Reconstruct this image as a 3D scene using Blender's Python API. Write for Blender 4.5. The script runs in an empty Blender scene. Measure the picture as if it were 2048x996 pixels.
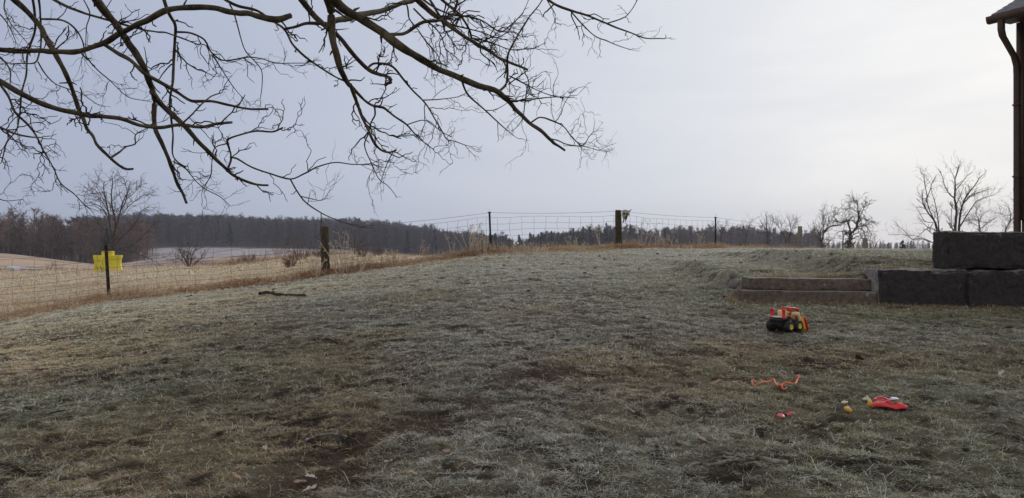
import bpy, math, random
import numpy as np
from mathutils import Vector, Matrix

FPX, CX, CY, EYE = 1547.0, 1024.0, 498.0, 1.6      # lens of the phone, eye height
rng = np.random.default_rng(7)
C = bpy.context.scene.collection
R = math.radians

# ------------------------------------------------------------------ noise
def _h(ix, iy, iz, s):
    n = (ix.astype(np.int64) * 374761393 + iy.astype(np.int64) * 668265263 + iz.astype(np.int64) * 2147483647 + s * 974634777)
    n = n & 0xffffffff
    n = ((n ^ (n >> 13)) * 1274126177) & 0xffffffff
    n = ((n ^ (n >> 16)) * 2246822519) & 0xffffffff
    return ((n ^ (n >> 15)) & 0xffffff) / float(0xffffff)

def noise2(x, y, s=0):
    x = np.asarray(x, float); y = np.asarray(y, float)
    ix, iy = np.floor(x), np.floor(y); fx, fy = x - ix, y - iy
    fx = fx * fx * (3 - 2 * fx); fy = fy * fy * (3 - 2 * fy); z = np.zeros_like(ix)
    a = _h(ix, iy, z, s); b = _h(ix + 1, iy, z, s); c = _h(ix, iy + 1, z, s); d = _h(ix + 1, iy + 1, z, s)
    return (a + (b - a) * fx) * (1 - fy) + (c + (d - c) * fx) * fy

def noise3(p, s=0):
    i = np.floor(p); f = p - i; f = f * f * (3 - 2 * f)
    r = 0
    for dx in (0, 1):
        for dy in (0, 1):
            for dz in (0, 1):
                w = (f[:, 0] if dx else 1 - f[:, 0]) * (f[:, 1] if dy else 1 - f[:, 1]) * (f[:, 2] if dz else 1 - f[:, 2])
                r = r + w * _h(i[:, 0] + dx, i[:, 1] + dy, i[:, 2] + dz, s)
    return r

def fbm2(x, y, o=3, s=0):
    r, a, t = 0, 1.0, 0
    for k in range(o):
        r = r + a * noise2(x * 2 ** k + 17.3 * k, y * 2 ** k - 9.1 * k, s + k); t += a; a *= .5
    return r / t

def sst(x, a, b):
    t = np.clip((x - a) / (b - a), 0, 1); return t * t * (3 - 2 * t)

# ------------------------------------------------------------------ terrain
COLS = {
 -820: [(1, .1), (4.2, .05), (8, .0), (15, -.1), (25, -.1), (50, -.4), (100, -1), (230, -1), (300, -2), (450, 0), (720, 13), (1500, 2)],
 0: [(1, .18), (4.2, .2), (8, .25), (12, .18), (17.3, .01), (20, .06), (30, .01), (45, -.087), (60, -.18), (88, -.78), (105, -.8), (150, .3), (205, .9), (235, 0), (300, -3), (450, 0), (720, 15), (1500, 3)],
 218: [(1, .2), (4.2, .22), (8, .32), (12, .36), (18.5, .38), (24, .36), (35, .31), (51, .18), (58, .08), (75, -1), (110, -1.4), (160, -2), (230, -3.2), (300, -3.5), (450, .5), (720, 17), (1500, 4)],
 330: [(1, .2), (4.2, .23), (8, .35), (12, .42), (19, .49), (25, .48), (38, .42), (60, .2), (72, .05), (100, -.6), (160, -.7), (220, -.8), (300, .1), (450, 1.9), (720, 18), (1500, 4)],
 450: [(1, .2), (4.2, .24), (8, .38), (12, .47), (19.5, .617), (26, .62), (40, .51), (62, .24), (72, .12), (100, -.4), (140, .1), (165, -.2), (220, -.2), (300, .6), (450, 2.0), (720, 17), (1500, 4)],
 652: [(1, .2), (4.2, .25), (8, .45), (12, .6), (16, .75), (20.5, .89), (24, .99), (35, 1.08), (60, 1.15), (80, 1.0), (150, .7), (220, .5), (300, .8), (450, 1.0), (720, 15.5), (1500, 4)],
 820: [(1, .2), (4.2, .25), (8, .5), (12, .7), (16, .93), (23, 1.16), (30, 1.17), (50, 1.1), (100, .72), (200, 0), (350, -2.5), (450, -2), (720, 8.5), (1500, 2)],
 982: [(1, .2), (4.2, .25), (6, .43), (9, .63), (12, .8), (16, 1.05), (20, 1.28), (25, 1.49), (32, 1.36), (60, .7), (120, -1), (300, -6), (450, -6), (720, -2), (1500, -4)],
 1100: [(1, .2), (4.2, .25), (6, .44), (9, .64), (12, .79), (16, 1.04), (20, 1.27), (26, 1.58), (34, 1.3), (60, .3), (120, -2), (300, -7), (480, -8), (720, -11), (1500, -12)],
 1238: [(1, .2), (4.2, .25), (6, .45), (9, .65), (12, .78), (16, 1.02), (20, 1.25), (27, 1.64), (35, 1.4), (60, .4), (120, -2), (300, -5), (480, -.8), (720, -8), (1500, -12)],
 1431: [(1, .2), (4.2, .27), (6, .45), (9, .65), (12, .79), (14, .98), (16, 1.13), (20, 1.36), (26, 1.57), (32, 1.62), (40, 1.3), (60, .4), (120, -2), (300, -6), (480, -2.8), (720, -9), (1500, -12)],
 1600: [(1, .22), (4.2, .28), (6, .45), (9, .65), (12, .78), (14, 1.02), (16, 1.2), (20, 1.42), (26, 1.58), (34, 1.6), (45, 1.2), (70, .4), (120, -2), (300, -6), (480, -4), (600, -1.5), (720, -2), (1500, -6)],
 1860: [(1, .25), (4.2, .3), (6, .44), (9, .62), (12, .74), (14, 1.02), (16, 1.25), (20, 1.45), (26, 1.57), (34, 1.56), (45, 1.1), (70, .4), (120, -2), (300, -6), (480, -4), (600, -1.5), (720, -2), (1500, -6)],
 2048: [(1, .25), (4.2, .3), (6, .42), (9, .6), (12, .70), (14, 1.02), (16, 1.3), (20, 1.5), (26, 1.57), (34, 1.56), (45, 1.1), (70, .4), (120, -2), (300, -6), (480, -4), (600, -1.5), (720, -2), (1500, -6)],
 2868: [(1, .25), (4.2, .3), (6, .40), (9, .55), (12, .6), (14, .8), (16, 1.1), (20, 1.5), (26, 1.57), (34, 1.5), (45, 1.1), (70, .4), (120, -2), (300, -6), (480, -4), (600, -1.5), (720, -2), (1500, -6)],
}
BACK = {1430: [(12, 0), (3000, 0)]}
LD0, LD1, NLD, NPX = math.log(1.0), math.log(3000.0), 700, 300
gx = np.linspace(-820, 2868, NPX); gl = np.linspace(LD0, LD1, NLD)
def _table(cols):
    ks = sorted(cols); rows = np.array([np.interp(gl, [math.log(a) for a, b in cols[k]], [b for a, b in cols[k]]) for k in ks])
    T = np.empty((NPX, NLD))
    for j in range(NLD):
        T[:, j] = np.interp(gx, ks, rows[:, j])
    k1 = np.exp(-np.linspace(-2, 2, 13) ** 2); k1 /= k1.sum()
    Tp = np.pad(T, ((6, 6), (6, 6)), mode='edge')
    Tp = np.apply_along_axis(lambda v: np.convolve(v, k1, 'valid'), 0, Tp)
    Tp = np.apply_along_axis(lambda v: np.convolve(v, k1, 'valid'), 1, Tp)
    return Tp
TAB = _table(COLS)

FENCE = [(-15.5, 15.6), (-11.45, 17.3), (-9.64, 18.5), (-4.93, 20.5), (-.68, 25.0), (3.73, 27.0), (8.42, 32.0), (14.33, 38.5), (21.0, 46.0), (27, 52)]
_fp = [FPX * x / y + CX for x, y in FENCE]; _fd = [y for x, y in FENCE]

def polar(x, y):
    r = np.hypot(x, y); t = np.clip(np.arctan2(x, y), R(-50), R(50))
    return FPX * np.tan(t) + CX, np.maximum(r * np.cos(t), 1.0)

def beyond(x, y):
    px, d = polar(x, y)
    return (d - np.interp(px, _fp, _fd)) * .9

def base_z(x, y):
    px, d = polar(x, y)
    u = np.clip((px + 820) / 3688 * (NPX - 1), 0, NPX - 1.001); v = np.clip((np.log(d) - LD0) / (LD1 - LD0) * (NLD - 1), 0, NLD - 1.001)
    i, j = u.astype(int), v.astype(int); a, b = u - i, v - j
    z = (TAB[i, j] * (1 - a) + TAB[i + 1, j] * a) * (1 - b) + (TAB[i, j + 1] * (1 - a) + TAB[i + 1, j + 1] * a) * b
    # retained ground behind the stone steps and block wall (x > 3.7, y > 12.1)
    hs = sst(px, 1895, 1960) * sst(y, 12.12, 12.22)
    lev = 1.10 + .17 * sst(x, 5.2, 6.0)
    up = np.minimum(lev + .05 * np.clip(y - 12.2, 0, 5) + .10 * sst(y, 12.3, 13.6) * sst(x, 5.2, 6.2), 1.56)
    up = up * (1 - hs) + 1.76 * hs
    wr = sst(x, 8.65, 9.4); fade = sst(x, 3.62, 4.0) * (sst(y, 12.10, 12.18) * (1 - wr) + sst(y, 8.5, 13.2) * wr) * (1 - sst(y, 17.5, 27) * (1 - .5 * sst(x, 9, 12)))
    return z * (1 - fade) + np.maximum(z, up) * fade

RUT = [(-2.0, 3.4), (-1.35, 4.3), (-.85, 5.1), (-.35, 5.9), (.35, 6.9)]
def seg_dist(x, y, pts):
    best = np.full(np.shape(x), 1e9)
    for (a, b), (c, d) in zip(pts, pts[1:]):
        L = (c - a) ** 2 + (d - b) ** 2
        t = np.clip(((x - a) * (c - a) + (y - b) * (d - b)) / L, 0, 1)
        best = np.minimum(best, np.hypot(x - a - t * (c - a), y - b - t * (d - b)))
    return best

def pits(x, y):
    m = fbm2(x * 5.5, y * 8.5, 3, 81) + .10 * (fbm2(x * .9, y * .9, 2, 82) - .5); return sst(m, .63, .68) * (1 - sst(np.hypot(x, y), 20, 32))

def rut_mask(x, y):
    w = .11 + .12 * noise2(x * 3, y * 3, 5)
    m = 1 - sst(seg_dist(x, y, RUT), w * .5, w * 1.9)
    return m * sst(noise2(x * 6, y * 6, 8) * .6 + noise2(x * 1.7, y * 1.7, 18) * .5, .38, .72)

def Hz(x, y):
    x = np.asarray(x, float); y = np.asarray(y, float)
    z = base_z(x, y); r = np.hypot(x, y); b = beyond(x, y)
    near = 1 - sst(r, 60, 120)
    flat = 1 - sst(x, 3.5, 4.2) * (1 - sst(np.abs(y - 12.2), .3, .9))
    lawn = 1 - sst(b, -.3, .5)
    z = z + near * flat * ((fbm2(x * 1.1, y * 1.1, 2, 1) - .5) * .07 + (fbm2(x * 4.5, y * 4.5, 3, 3) - .5) * (.045 + .05 * (1 - lawn)) + (fbm2(x * 7, y * 5, 2, 67) - .5) * .030)
    z = z - .035 * rut_mask(x, y) - .020 * pits(x, y) * flat
    fine = 1 - sst(r, 14, 24)
    z = z + fine * flat * ((fbm2(x * 14, y * 14, 3, 61) - .5) * .034 + np.abs(noise2(x * 38, y * 38, 66) - .5) * .014)
    z = z + .10 * np.exp(-(b / .45) ** 2) * (noise2(x * 1.3, y * 1.3, 9)) * near
    far = sst(r, 60, 150)
    return z + far * (fbm2(x / 60, y / 60, 3, 30) - .5) * 1.2 * sst(r, 100, 400)

def hz1(x, y):
    return float(Hz(np.array([x]), np.array([y]))[0])

def proj(x, y, z):
    return CX + FPX * x / y, CY - FPX * (z - EYE) / y

def ground_at(px, py, dmin=3.0, dmax=120):
    d = np.exp(np.linspace(math.log(dmin), math.log(dmax), 1500)); x = (px - CX) / FPX * d
    q = CY - FPX * (Hz(x, d) - EYE) / d
    k = np.where(q <= py)[0]; k = k[0] if len(k) else len(d) - 1
    return Vector((x[k], d[k], hz1(x[k], d[k])))

def P(px, py, d):
    return Vector(((px - CX) / FPX * d, d, EYE + (CY - py) / FPX * d))

# ------------------------------------------------------------------ object helpers
def mat(name, col, rough=.8, col2=None, scale=6, bump=0, bscale=40, metal=0, attr=False, spec=.3, sheen=0, stretch=None):
    m = bpy.data.materials.new(name); m.use_nodes = True; nt = m.node_tree; b = nt.nodes['Principled BSDF']
    b.inputs['Roughness'].default_value = rough; b.inputs['Metallic'].default_value = metal
    b.inputs['Specular IOR Level'].default_value = spec
    tc = nt.nodes.new('ShaderNodeTexCoord'); src = tc.outputs['Object']
    if stretch:
        mp = nt.nodes.new('ShaderNodeMapping'); mp.inputs['Scale'].default_value = stretch; nt.links.new(src, mp.inputs[0]); src = mp.outputs[0]
    base = None
    if attr:
        a = nt.nodes.new('ShaderNodeAttribute'); a.attribute_name = 'Col'; base = a.outputs['Color']
    if col2 is not None or attr:
        n = nt.nodes.new('ShaderNodeTexNoise'); n.inputs['Scale'].default_value = scale; n.inputs['Detail'].default_value = 8; n.inputs['Roughness'].default_value = .65
        nt.links.new(src, n.inputs['Vector'])
        rp = nt.nodes.new('ShaderNodeValToRGB'); nt.links.new(n.outputs['Fac'], rp.inputs['Fac'])
        rp.color_ramp.elements[0].position = .36; rp.color_ramp.elements[1].position = .66
        if attr:
            rp.color_ramp.elements[0].color = (.72, .72, .72, 1); rp.color_ramp.elements[1].color = (1.25, 1.25, 1.25, 1)
            mx = nt.nodes.new('ShaderNodeMix'); mx.data_type = 'RGBA'; mx.blend_type = 'MULTIPLY'; mx.inputs[0].default_value = 1
            nt.links.new(base, mx.inputs[6]); nt.links.new(rp.outputs['Color'], mx.inputs[7]); nt.links.new(mx.outputs[2], b.inputs['Base Color'])
        else:
            rp.color_ramp.elements[0].color = (*col, 1); rp.color_ramp.elements[1].color = (*col2, 1)
            nt.links.new(rp.outputs['Color'], b.inputs['Base Color'])
    else:
        b.inputs['Base Color'].default_value = (*col, 1)
    if bump:
        n2 = nt.nodes.new('ShaderNodeTexNoise'); n2.inputs['Scale'].default_value = bscale; n2.inputs['Detail'].default_value = 6
        nt.links.new(src, n2.inputs['Vector'])
        bp = nt.nodes.new('ShaderNodeBump'); bp.inputs['Strength'].default_value = bump; bp.inputs['Distance'].default_value = .02
        nt.links.new(n2.outputs['Fac'], bp.inputs['Height']); nt.links.new(bp.outputs['Normal'], b.inputs['Normal'])
    return m

class MB:
    """collects faces into one mesh"""
    def __init__(s): s.v = []; s.f = []; s.n = 0; s.c = []; s.mi = []
    def add(s, v, f, c=None, mi=0):
        v = np.asarray(v, float).reshape(-1, 3); f = np.asarray(f, int)
        s.v.append(v); s.f.append(f + s.n); s.n += len(v); s.mi.append(np.full(len(f), mi))
        s.c.append(np.tile(np.array(c if c is not None else (1, 1, 1), float), (len(v), 1)) if c is None or np.ndim(c) == 1 else np.asarray(c, float))
        return s
    def box(s, lo, hi, M=None, mi=0, taper=None):
        x0, y0, z0 = lo; x1, y1, z1 = hi
        v = [(x0, y0, z0), (x1, y0, z0), (x1, y1, z0), (x0, y1, z0), (x0, y0, z1), (x1, y0, z1), (x1, y1, z1), (x0, y1, z1)]
        f = [(0, 3, 2, 1), (4, 5, 6, 7), (0, 1, 5, 4), (1, 2, 6, 5), (2, 3, 7, 6), (3, 0, 4, 7)]
        if M is not None: v = [tuple(M @ Vector(q)) for q in v]
        return s.add(v, f, mi=mi)
    def tube(s, pts, rad, sides=6, c=None, cap=True, mi=0):
        pts = np.array([tuple(p) for p in pts], float); n = len(pts); rad = np.broadcast_to(np.asarray(rad, float), (n,))
        t = np.gradient(pts, axis=0); t /= np.linalg.norm(t, axis=1)[:, None] + 1e-12
        ref = np.array([0., 0., 1.]) if abs(t[:, 2]).mean() < .8 else np.array([1., 0., 0.])
        a = np.cross(t, ref); a /= np.linalg.norm(a, axis=1)[:, None] + 1e-9; b = np.cross(t, a)
        ang = np.arange(sides) / sides * 2 * math.pi
        ring = pts[:, None, :] + rad[:, None, None] * (np.cos(ang)[None, :, None] * a[:, None, :] + np.sin(ang)[None, :, None] * b[:, None, :])
        v = ring.reshape(-1, 3); i = np.arange(n - 1)[:, None] * sides; k = np.arange(sides)[None, :]; k2 = (k + 1) % sides
        f = np.stack([i + k, i + k2, i + sides + k2, i + sides + k], -1).reshape(-1, 4)
        s.add(v, f, c, mi)
        if cap and sides >= 3:
            m = s.n - len(v)
            for o in (0, (n - 1) * sides):
                if sides == 4: s.f.append(np.array([[m + o, m + o + 1, m + o + 2, m + o + 3]])); s.mi.append(np.array([mi]))
                elif sides > 4:
                    q = [[m + o, m + o + j, m + o + j + 1, m + o + min(j + 2, sides - 1)] if j + 2 < sides else [m + o, m + o + j, m + o + j + 1] for j in range(1, sides - 1, 2)]
                    for e in q: s.f.append(np.array([e])); s.mi.append(np.array([mi]))
        return s
    def build(s, name, mats, parent=None, smooth=False, color=False):
        me = bpy.data.meshes.new(name)
        v = np.concatenate(s.v); lens = []; idx = []; mi = []
        for f, m in zip(s.f, s.mi):
            if len(f) == 0: continue
            lens.append(np.full(len(f), f.shape[1])); idx.append(f.ravel()); mi.append(m)
        lens = np.concatenate(lens); idx = np.concatenate(idx); mi = np.concatenate(mi)
        me.vertices.add(len(v)); me.vertices.foreach_set('co', v.astype(np.float32).ravel())
        me.loops.add(len(idx)); me.loops.foreach_set('vertex_index', idx.astype(np.int32))
        me.polygons.add(len(lens)); me.polygons.foreach_set('loop_start', np.concatenate([[0], np.cumsum(lens)[:-1]]).astype(np.int32))
        me.polygons.foreach_set('loop_total', lens.astype(np.int32))
        for m in (mats if isinstance(mats, (list, tuple)) else [mats]): me.materials.append(m)
        me.polygons.foreach_set('material_index', mi.astype(np.int32))
        if smooth: me.polygons.foreach_set('use_smooth', np.ones(len(lens), bool))
        if color:
            c = np.concatenate(s.c); at = me.color_attributes.new('Col', 'FLOAT_COLOR', 'POINT')
            at.data.foreach_set('color', np.hstack([c, np.ones((len(c), 1))]).astype(np.float32).ravel())
        me.update(calc_edges=True)
        o = bpy.data.objects.new(name, me); C.objects.link(o)
        if parent is not None: o.parent = parent; o.matrix_parent_inverse = parent.matrix_basis.inverted()
        return o

def tag(o, label=None, cat=None, group=None, kind=None):
    if label: o['label'] = label
    if cat: o['category'] = cat
    if group: o['group'] = group
    if kind: o['kind'] = kind
    return o

def thing(name, label, cat, loc=(0, 0, 0), rz=0, group=None):
    o = bpy.data.objects.new(name, None); C.objects.link(o); o.location = loc; o.rotation_euler = (0, 0, rz)
    return tag(o, label, cat, group)

def local(mb, name, m, parent, smooth=False):
    """mesh given in the thing's own frame"""
    o = mb.build(name, m, None, smooth); o.parent = parent; return o

# ------------------------------------------------------------------ ground colour
def mixc(a, b, t):
    return a * (1 - t)[:, None] + np.array(b)[None, :] * t[:, None] if np.ndim(b) == 1 else a * (1 - t)[:, None] + b * t[:, None]

def ground_color(x, y):
    px, d = polar(x, y); b = beyond(x, y); n = len(x)
    c = np.tile(np.array([.048, .037, .028]), (n, 1))                      # damp soil under frosted lawn
    c = mixc(c, (.13, .115, .08), sst(fbm2(x * 2.2, y * 2.2, 3, 11), .40, .6) * .85)
    c = mixc(c, (.15, .135, .10), sst(fbm2(x * 9, y * 9, 3, 13), .45, .62) * .5)
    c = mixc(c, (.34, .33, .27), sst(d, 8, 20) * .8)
    c = mixc(c, (.035, .026, .02), pits(x, y) * .85)
    c = mixc(c, (.15, .10, .07), sst(fbm2(x * .8, y * .8, 3, 12), .55, .68) * .15)
    c = mixc(c, (.085, .058, .043), rut_mask(x, y) * .72)
    f = np.tile(np.array([.64, .53, .36]), (n, 1))                        # bleached field grass
    f = mixc(f, (.44, .33, .23), sst(fbm2(x * 1.1, y * 2.2, 3, 14), .45, .65) * .8)
    f = mixc(f, (.52, .52, .50), sst(fbm2(x * .7, y * 1.5, 3, 15), .5, .7) * .6)
    fl = sst(b + 2.4 * (fbm2(x * .9, y * .9, 2, 28) - .5), -.5, 1.0)
    c = c * (1 - fl)[:, None] + f * fl[:, None]
    strip = np.exp(-(b / .6) ** 2) * sst(px, -500, 200) * (1 - sst(px, 1350, 1600))
    rs_ = np.exp(-((px - 590) / 150) ** 2) + np.exp(-((px - 965) / 60) ** 2)
    c = mixc(c, (.52, .39, .26), strip * (1 - np.minimum(rs_, 1)))
    c = mixc(c, (.32, .19, .12), strip * np.minimum(rs_, 1) * .8 * sst(noise2(x * 2, y * 2, 16), .2, .5))
    # middle distance
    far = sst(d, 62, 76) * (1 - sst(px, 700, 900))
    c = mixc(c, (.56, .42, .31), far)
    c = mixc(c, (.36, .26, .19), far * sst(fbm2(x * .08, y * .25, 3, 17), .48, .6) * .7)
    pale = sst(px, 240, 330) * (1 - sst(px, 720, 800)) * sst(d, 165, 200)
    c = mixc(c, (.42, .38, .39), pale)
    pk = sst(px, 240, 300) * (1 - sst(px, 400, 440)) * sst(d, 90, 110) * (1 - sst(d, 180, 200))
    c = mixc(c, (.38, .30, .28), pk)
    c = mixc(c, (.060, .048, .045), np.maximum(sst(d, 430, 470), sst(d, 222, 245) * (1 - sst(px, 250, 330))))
    stub = sst(d, 60, 90) * (1 - sst(d, 425, 450)); c = c * (1 + stub * ((fbm2(x * .45 + y * .1, y * .035, 3, 19) - .5) * .55 + (fbm2(x * .05, y * .05, 3, 20) - .5) * .5))[:, None]
    r2 = sst(px, 900, 1000) * sst(d, 60, 120)
    c = mixc(c, (.09, .075, .06), r2)
    return c

# ------------------------------------------------------------------ ground sheet
rad = [0.6]
while rad[-1] < 2900:
    r0 = rad[-1]; rad.append(r0 * (1.02 if r0 < 3 else 1.0045 if r0 < 14 else 1.006 if r0 < 45 else 1.02 if r0 < 250 else 1.05))
rad = np.array(rad)
ang = np.concatenate([np.linspace(-180, -62, 60)[:-1], np.linspace(-62, -36, 130)[:-1], np.linspace(-36, 36, 600)[:-1], np.linspace(36, 62, 130)[:-1], np.linspace(62, 180, 60)[:-1]])
aa, rr = np.meshgrid(np.radians(ang), rad, indexing='ij')
gxv, gyv = (rr * np.sin(aa)).ravel(), (rr * np.cos(aa)).ravel()
na, nr = len(ang), len(rad)
gz = Hz(gxv, gyv)
i = np.arange(na)[:, None]; j = np.arange(nr - 1)[None, :]; i2 = (i + 1) % na
gf = np.stack([i * nr + j, i2 * nr + j, i2 * nr + j + 1, i * nr + j + 1], -1).reshape(-1, 4)[:, ::-1]
M_ground = mat('ground_cover', (.1, .1, .1), .95, attr=True, scale=9, bump=.6, bscale=60, spec=.1)
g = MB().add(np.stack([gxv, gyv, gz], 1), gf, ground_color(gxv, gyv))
cen = MB()
k = len(g.v[0]); g.v.append(np.array([[0, 0, hz1(.1, .1)]])); g.c.append(np.array([[.06, .05, .04]])); g.n += 1
ii = np.arange(na); g.f.append(np.stack([ii * nr, np.full(na, k), ((ii + 1) % na) * nr], -1)); g.mi.append(np.zeros(na, int))
o = g.build('ground', M_ground, smooth=True, color=True); tag(o, kind='structure')

# ------------------------------------------------------------------ grass blades
def blades(n_pts, x, y, length, width, lift, col, name, label, seg=2, zofs=0.0, dirbias=None, cat='grass'):
    n = len(x); z = Hz(x, y) + zofs
    th = rng.uniform(0, 2 * math.pi, n) if dirbias is None else dirbias + rng.normal(0, .7, n)
    el = lift; hx, hy = np.cos(th), np.sin(th)
    curl = rng.normal(0, .6, n); th2 = th + curl
    p0 = np.stack([x, y, z - .004], 1)
    d1 = np.stack([hx * np.cos(el), hy * np.cos(el), np.sin(el)], 1)
    el2 = el * .25 - rng.uniform(0, .35, n)
    d2 = np.stack([np.cos(th2) * np.cos(el2), np.sin(th2) * np.cos(el2), np.sin(el2)], 1)
    p1 = p0 + d1 * (length * .5)[:, None]; p2 = p1 + d2 * (length * .5)[:, None]
    sd = np.stack([-hy, hx, rng.uniform(-.5, .5, n)], 1) * (width * .5)[:, None]
    v = np.stack([p0 - sd, p0 + sd, p1 - sd * .8, p1 + sd * .8, p2], 1).reshape(-1, 3)
    b = np.arange(n) * 5
    q = np.stack([b, b + 1, b + 3, b + 2], 1); t = np.stack([b + 2, b + 3, b + 4], 1)
    cc = np.repeat(col, 5, axis=0)
    mb = MB(); mb.v.append(v); mb.c.append(cc); mb.n = len(v); mb.f = [q, t]; mb.mi = [np.zeros(n, int), np.zeros(n, int)]
    o = mb.build(name, M_grass, color=True)
    return tag(o, label, cat, kind='stuff')

M_grass = mat('frosted_grass', (.1, .1, .1), .85, attr=True, scale=30, spec=.15)
_nt = M_grass.node_tree; _b = _nt.nodes['Principled BSDF']; _tr = _nt.nodes.new('ShaderNodeBsdfTranslucent'); _mx = _nt.nodes.new('ShaderNodeMixShader'); _mx.inputs[0].default_value = .35
_nt.links.new(_b.inputs['Base Color'].links[0].from_socket, _tr.inputs[0]); _nt.links.new(_b.outputs[0], _mx.inputs[1]); _nt.links.new(_tr.outputs[0], _mx.inputs[2]); _nt.links.new(_mx.outputs[0], _nt.nodes['Material Output'].inputs[0])

def lawn_colors(x, y):
    n = len(x); px, d = polar(x, y); b = beyond(x, y)
    frost = np.array([.60, .605, .54]); tan = np.array([.58, .46, .30]); green = np.array([.27, .295, .15]); brown = np.array([.26, .17, .115])
    k = rng.uniform(0, 1, n); c = np.empty((n, 3))
    fr = np.clip(.64 - .30 * (1 - sst(d, 4.5, 7)) * (1 - sst(px, 700, 1100)) + .18 * sst(d, 7.5, 12) + .9 * (fbm2(x * .55, y * .55, 3, 21) - .5) * 2, .15, .92)
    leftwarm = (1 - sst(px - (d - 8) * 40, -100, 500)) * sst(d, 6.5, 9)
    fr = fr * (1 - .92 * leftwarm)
    near_f = sst(b + 2.6 * (fbm2(x * .5, y * .5, 2, 26) - .5), -4.8, -.9)
    fr = fr * (1 - .75 * near_f)
    gr = np.clip(.17 * (1 - leftwarm) + .13 * sst(px, 1350, 1800) * (1 - sst(d, 12, 16)) + .9 * (fbm2(x * .35 + 5, y * .35, 2, 22) - .5) + .25 * (1 - sst(seg_dist(x, y, [(4.5, 10.8), (9, 10.8)]), .6, 2.2)), .03, .55) * (1 - .6 * near_f)
    br = np.clip(.08 + .5 * (fbm2(x * .9, y * .9, 3, 23) - .52), .02, .5) * (1 - .8 * sst(d, 9, 16))
    c[:] = tan
    c[k < fr] = frost
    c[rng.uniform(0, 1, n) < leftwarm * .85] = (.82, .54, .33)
    k2 = rng.uniform(0, 1, n); c[k2 < gr] = green; c[rng.uniform(0, 1, n) < near_f * .75] = (.80, .57, .33)
    k3 = rng.uniform(0, 1, n); c[k3 < br] = brown
    rm = rut_mask(x, y); c[rng.uniform(0, 1, n) < rm * .7] = np.array([.15, .10, .07])
    c *= (.52 + 1.12 * rng.uniform(0, 1, n) ** 1.6)[:, None]
    c *= (1 + .55 * leftwarm + .30 * near_f + .42 * sst(d, 9, 20))[:, None]  # brighter light on the left and far lawn is put into blade colour
    c *= (.62 + .76 * fbm2(x * 3.3, y * 4.5, 3, 25))[:, None]
    return np.clip(c, .01, .88)

def scatter(n, d0, d1, spread=.70):
    d = np.sqrt(rng.uniform(d0 ** 2, d1 ** 2, n)); x = rng.uniform(-spread, spread, n) * d
    return x, d

def in_wall(x, y):
    return ((x > 3.62) & (y > 11.62) & (y < 12.35) & (x < 5.75)) | ((x > 5.3) & (y > 11.5) & (y < 12.3))

CLEAR = []
for pp, w_ in [([(1375, 962), (1480, 952), (1575, 948)], .022), ([(1500, 940), (1420, 930)], .02), ([(1510, 775), (1550, 772), (1560, 778), (1598, 770), (1600, 760)], .014), ([(1740, 818), (1815, 822)], .05),
               ([(1690, 826), (1702, 826)], .03), ([(1555, 840), (1590, 834)], .035), ([(610, 888), (690, 886)], .015), ([(520, 590), (612, 595)], .04), ([(1545, 662), (1600, 662)], .06)]:
    q_ = [ground_at(a, b) for a, b in pp]; CLEAR.append(([(g.x, g.y) for g in q_], w_))
X, Y, LN, WD, LF = [], [], [], [], []
for (n, d0, d1, L, W) in [(560000, 3.3, 6.5, .052, .0025), (45000, 3.3, 8.5, .13, .0028), (480000, 6.5, 11, .058, .0038), (330000, 11, 18, .072, .0065), (220000, 18, 38, .10, .012), (110000, 2.2, 9, .07, .005), (90000, 9, 26, .10, .012)]:
    x, y = scatter(n, d0, d1, .72)
    if n in (110000, 90000): x = np.sign(x) * (.72 + np.abs(x / y) * .9) * y
    m = fbm2(x * 2.6, y * 2.6, 3, 33) * .30 + fbm2(x * 12, y * 15, 2, 34) * .70; keep = rng.uniform(0, 1, n) < np.clip(.10 + 5.0 * (m - .36), .08, 1)
    keep &= rng.uniform(0, 1, n) > np.maximum(rut_mask(x, y) * .62, pits(x, y) * .85)
    keep &= beyond(x, y) < rng.normal(0, .45, n) + 2.6 * (fbm2(x * .9, y * .9, 2, 28) - .5); keep &= ~in_wall(x, y)
    for q_, w_ in CLEAR:
        keep &= seg_dist(x, y, q_) > w_
    x, y = x[keep], y[keep]; n = len(x)
    X.append(x); Y.append(y); LN.append(L * rng.uniform(.5, 1.5, n)); WD.append(W * rng.uniform(.6, 1.4, n))
    LF.append((np.abs(rng.normal(0, .36, n)) + .05) * (.35 if L == .15 else 1))
x, y, ln, wd, lf = map(np.concatenate, (X, Y, LN, WD, LF))
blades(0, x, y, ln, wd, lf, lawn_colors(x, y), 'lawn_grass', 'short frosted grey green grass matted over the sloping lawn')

# rough field grass beyond the fence
X, Y, LN, WD, LF = [], [], [], [], []
for (n, d0, d1, L, W) in [(120000, 16, 30, .17, .012), (90000, 30, 74, .24, .028)]:
    d = np.sqrt(rng.uniform(d0 ** 2, d1 ** 2, n)); x = rng.uniform(-.74, .12, n) * d; y = d
    b = beyond(x, y); keep = (b > rng.normal(-.3, .5, n)) & (rng.uniform(0, 1, n) < np.clip(.1 + 3 * (fbm2(x * 1.2, y * 1.8, 3, 41) - .32), .08, 1))
    x, y = x[keep], y[keep]; n = len(x)
    X.append(x); Y.append(y); LN.append(L * rng.uniform(.5, 1.5, n)); WD.append(W * rng.uniform(.6, 1.4, n)); LF.append(np.abs(rng.normal(.2, .5, n)))
x, y, ln, wd, lf = map(np.concatenate, (X, Y, LN, WD, LF))
n = len(x); k = rng.uniform(0, 1, n)
c = np.tile(np.array([.80, .67, .46]), (n, 1)); c[k < .3] = (.78, .77, .73); c[k < .12] = (.36, .24, .16)
pt = fbm2(x * .5, y * 1.0, 3, 42); c[(pt > .58) & (rng.uniform(0, 1, n) < .7)] = (.56, .41, .28)
c *= rng.uniform(.65, 1.25, n)[:, None]
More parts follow.
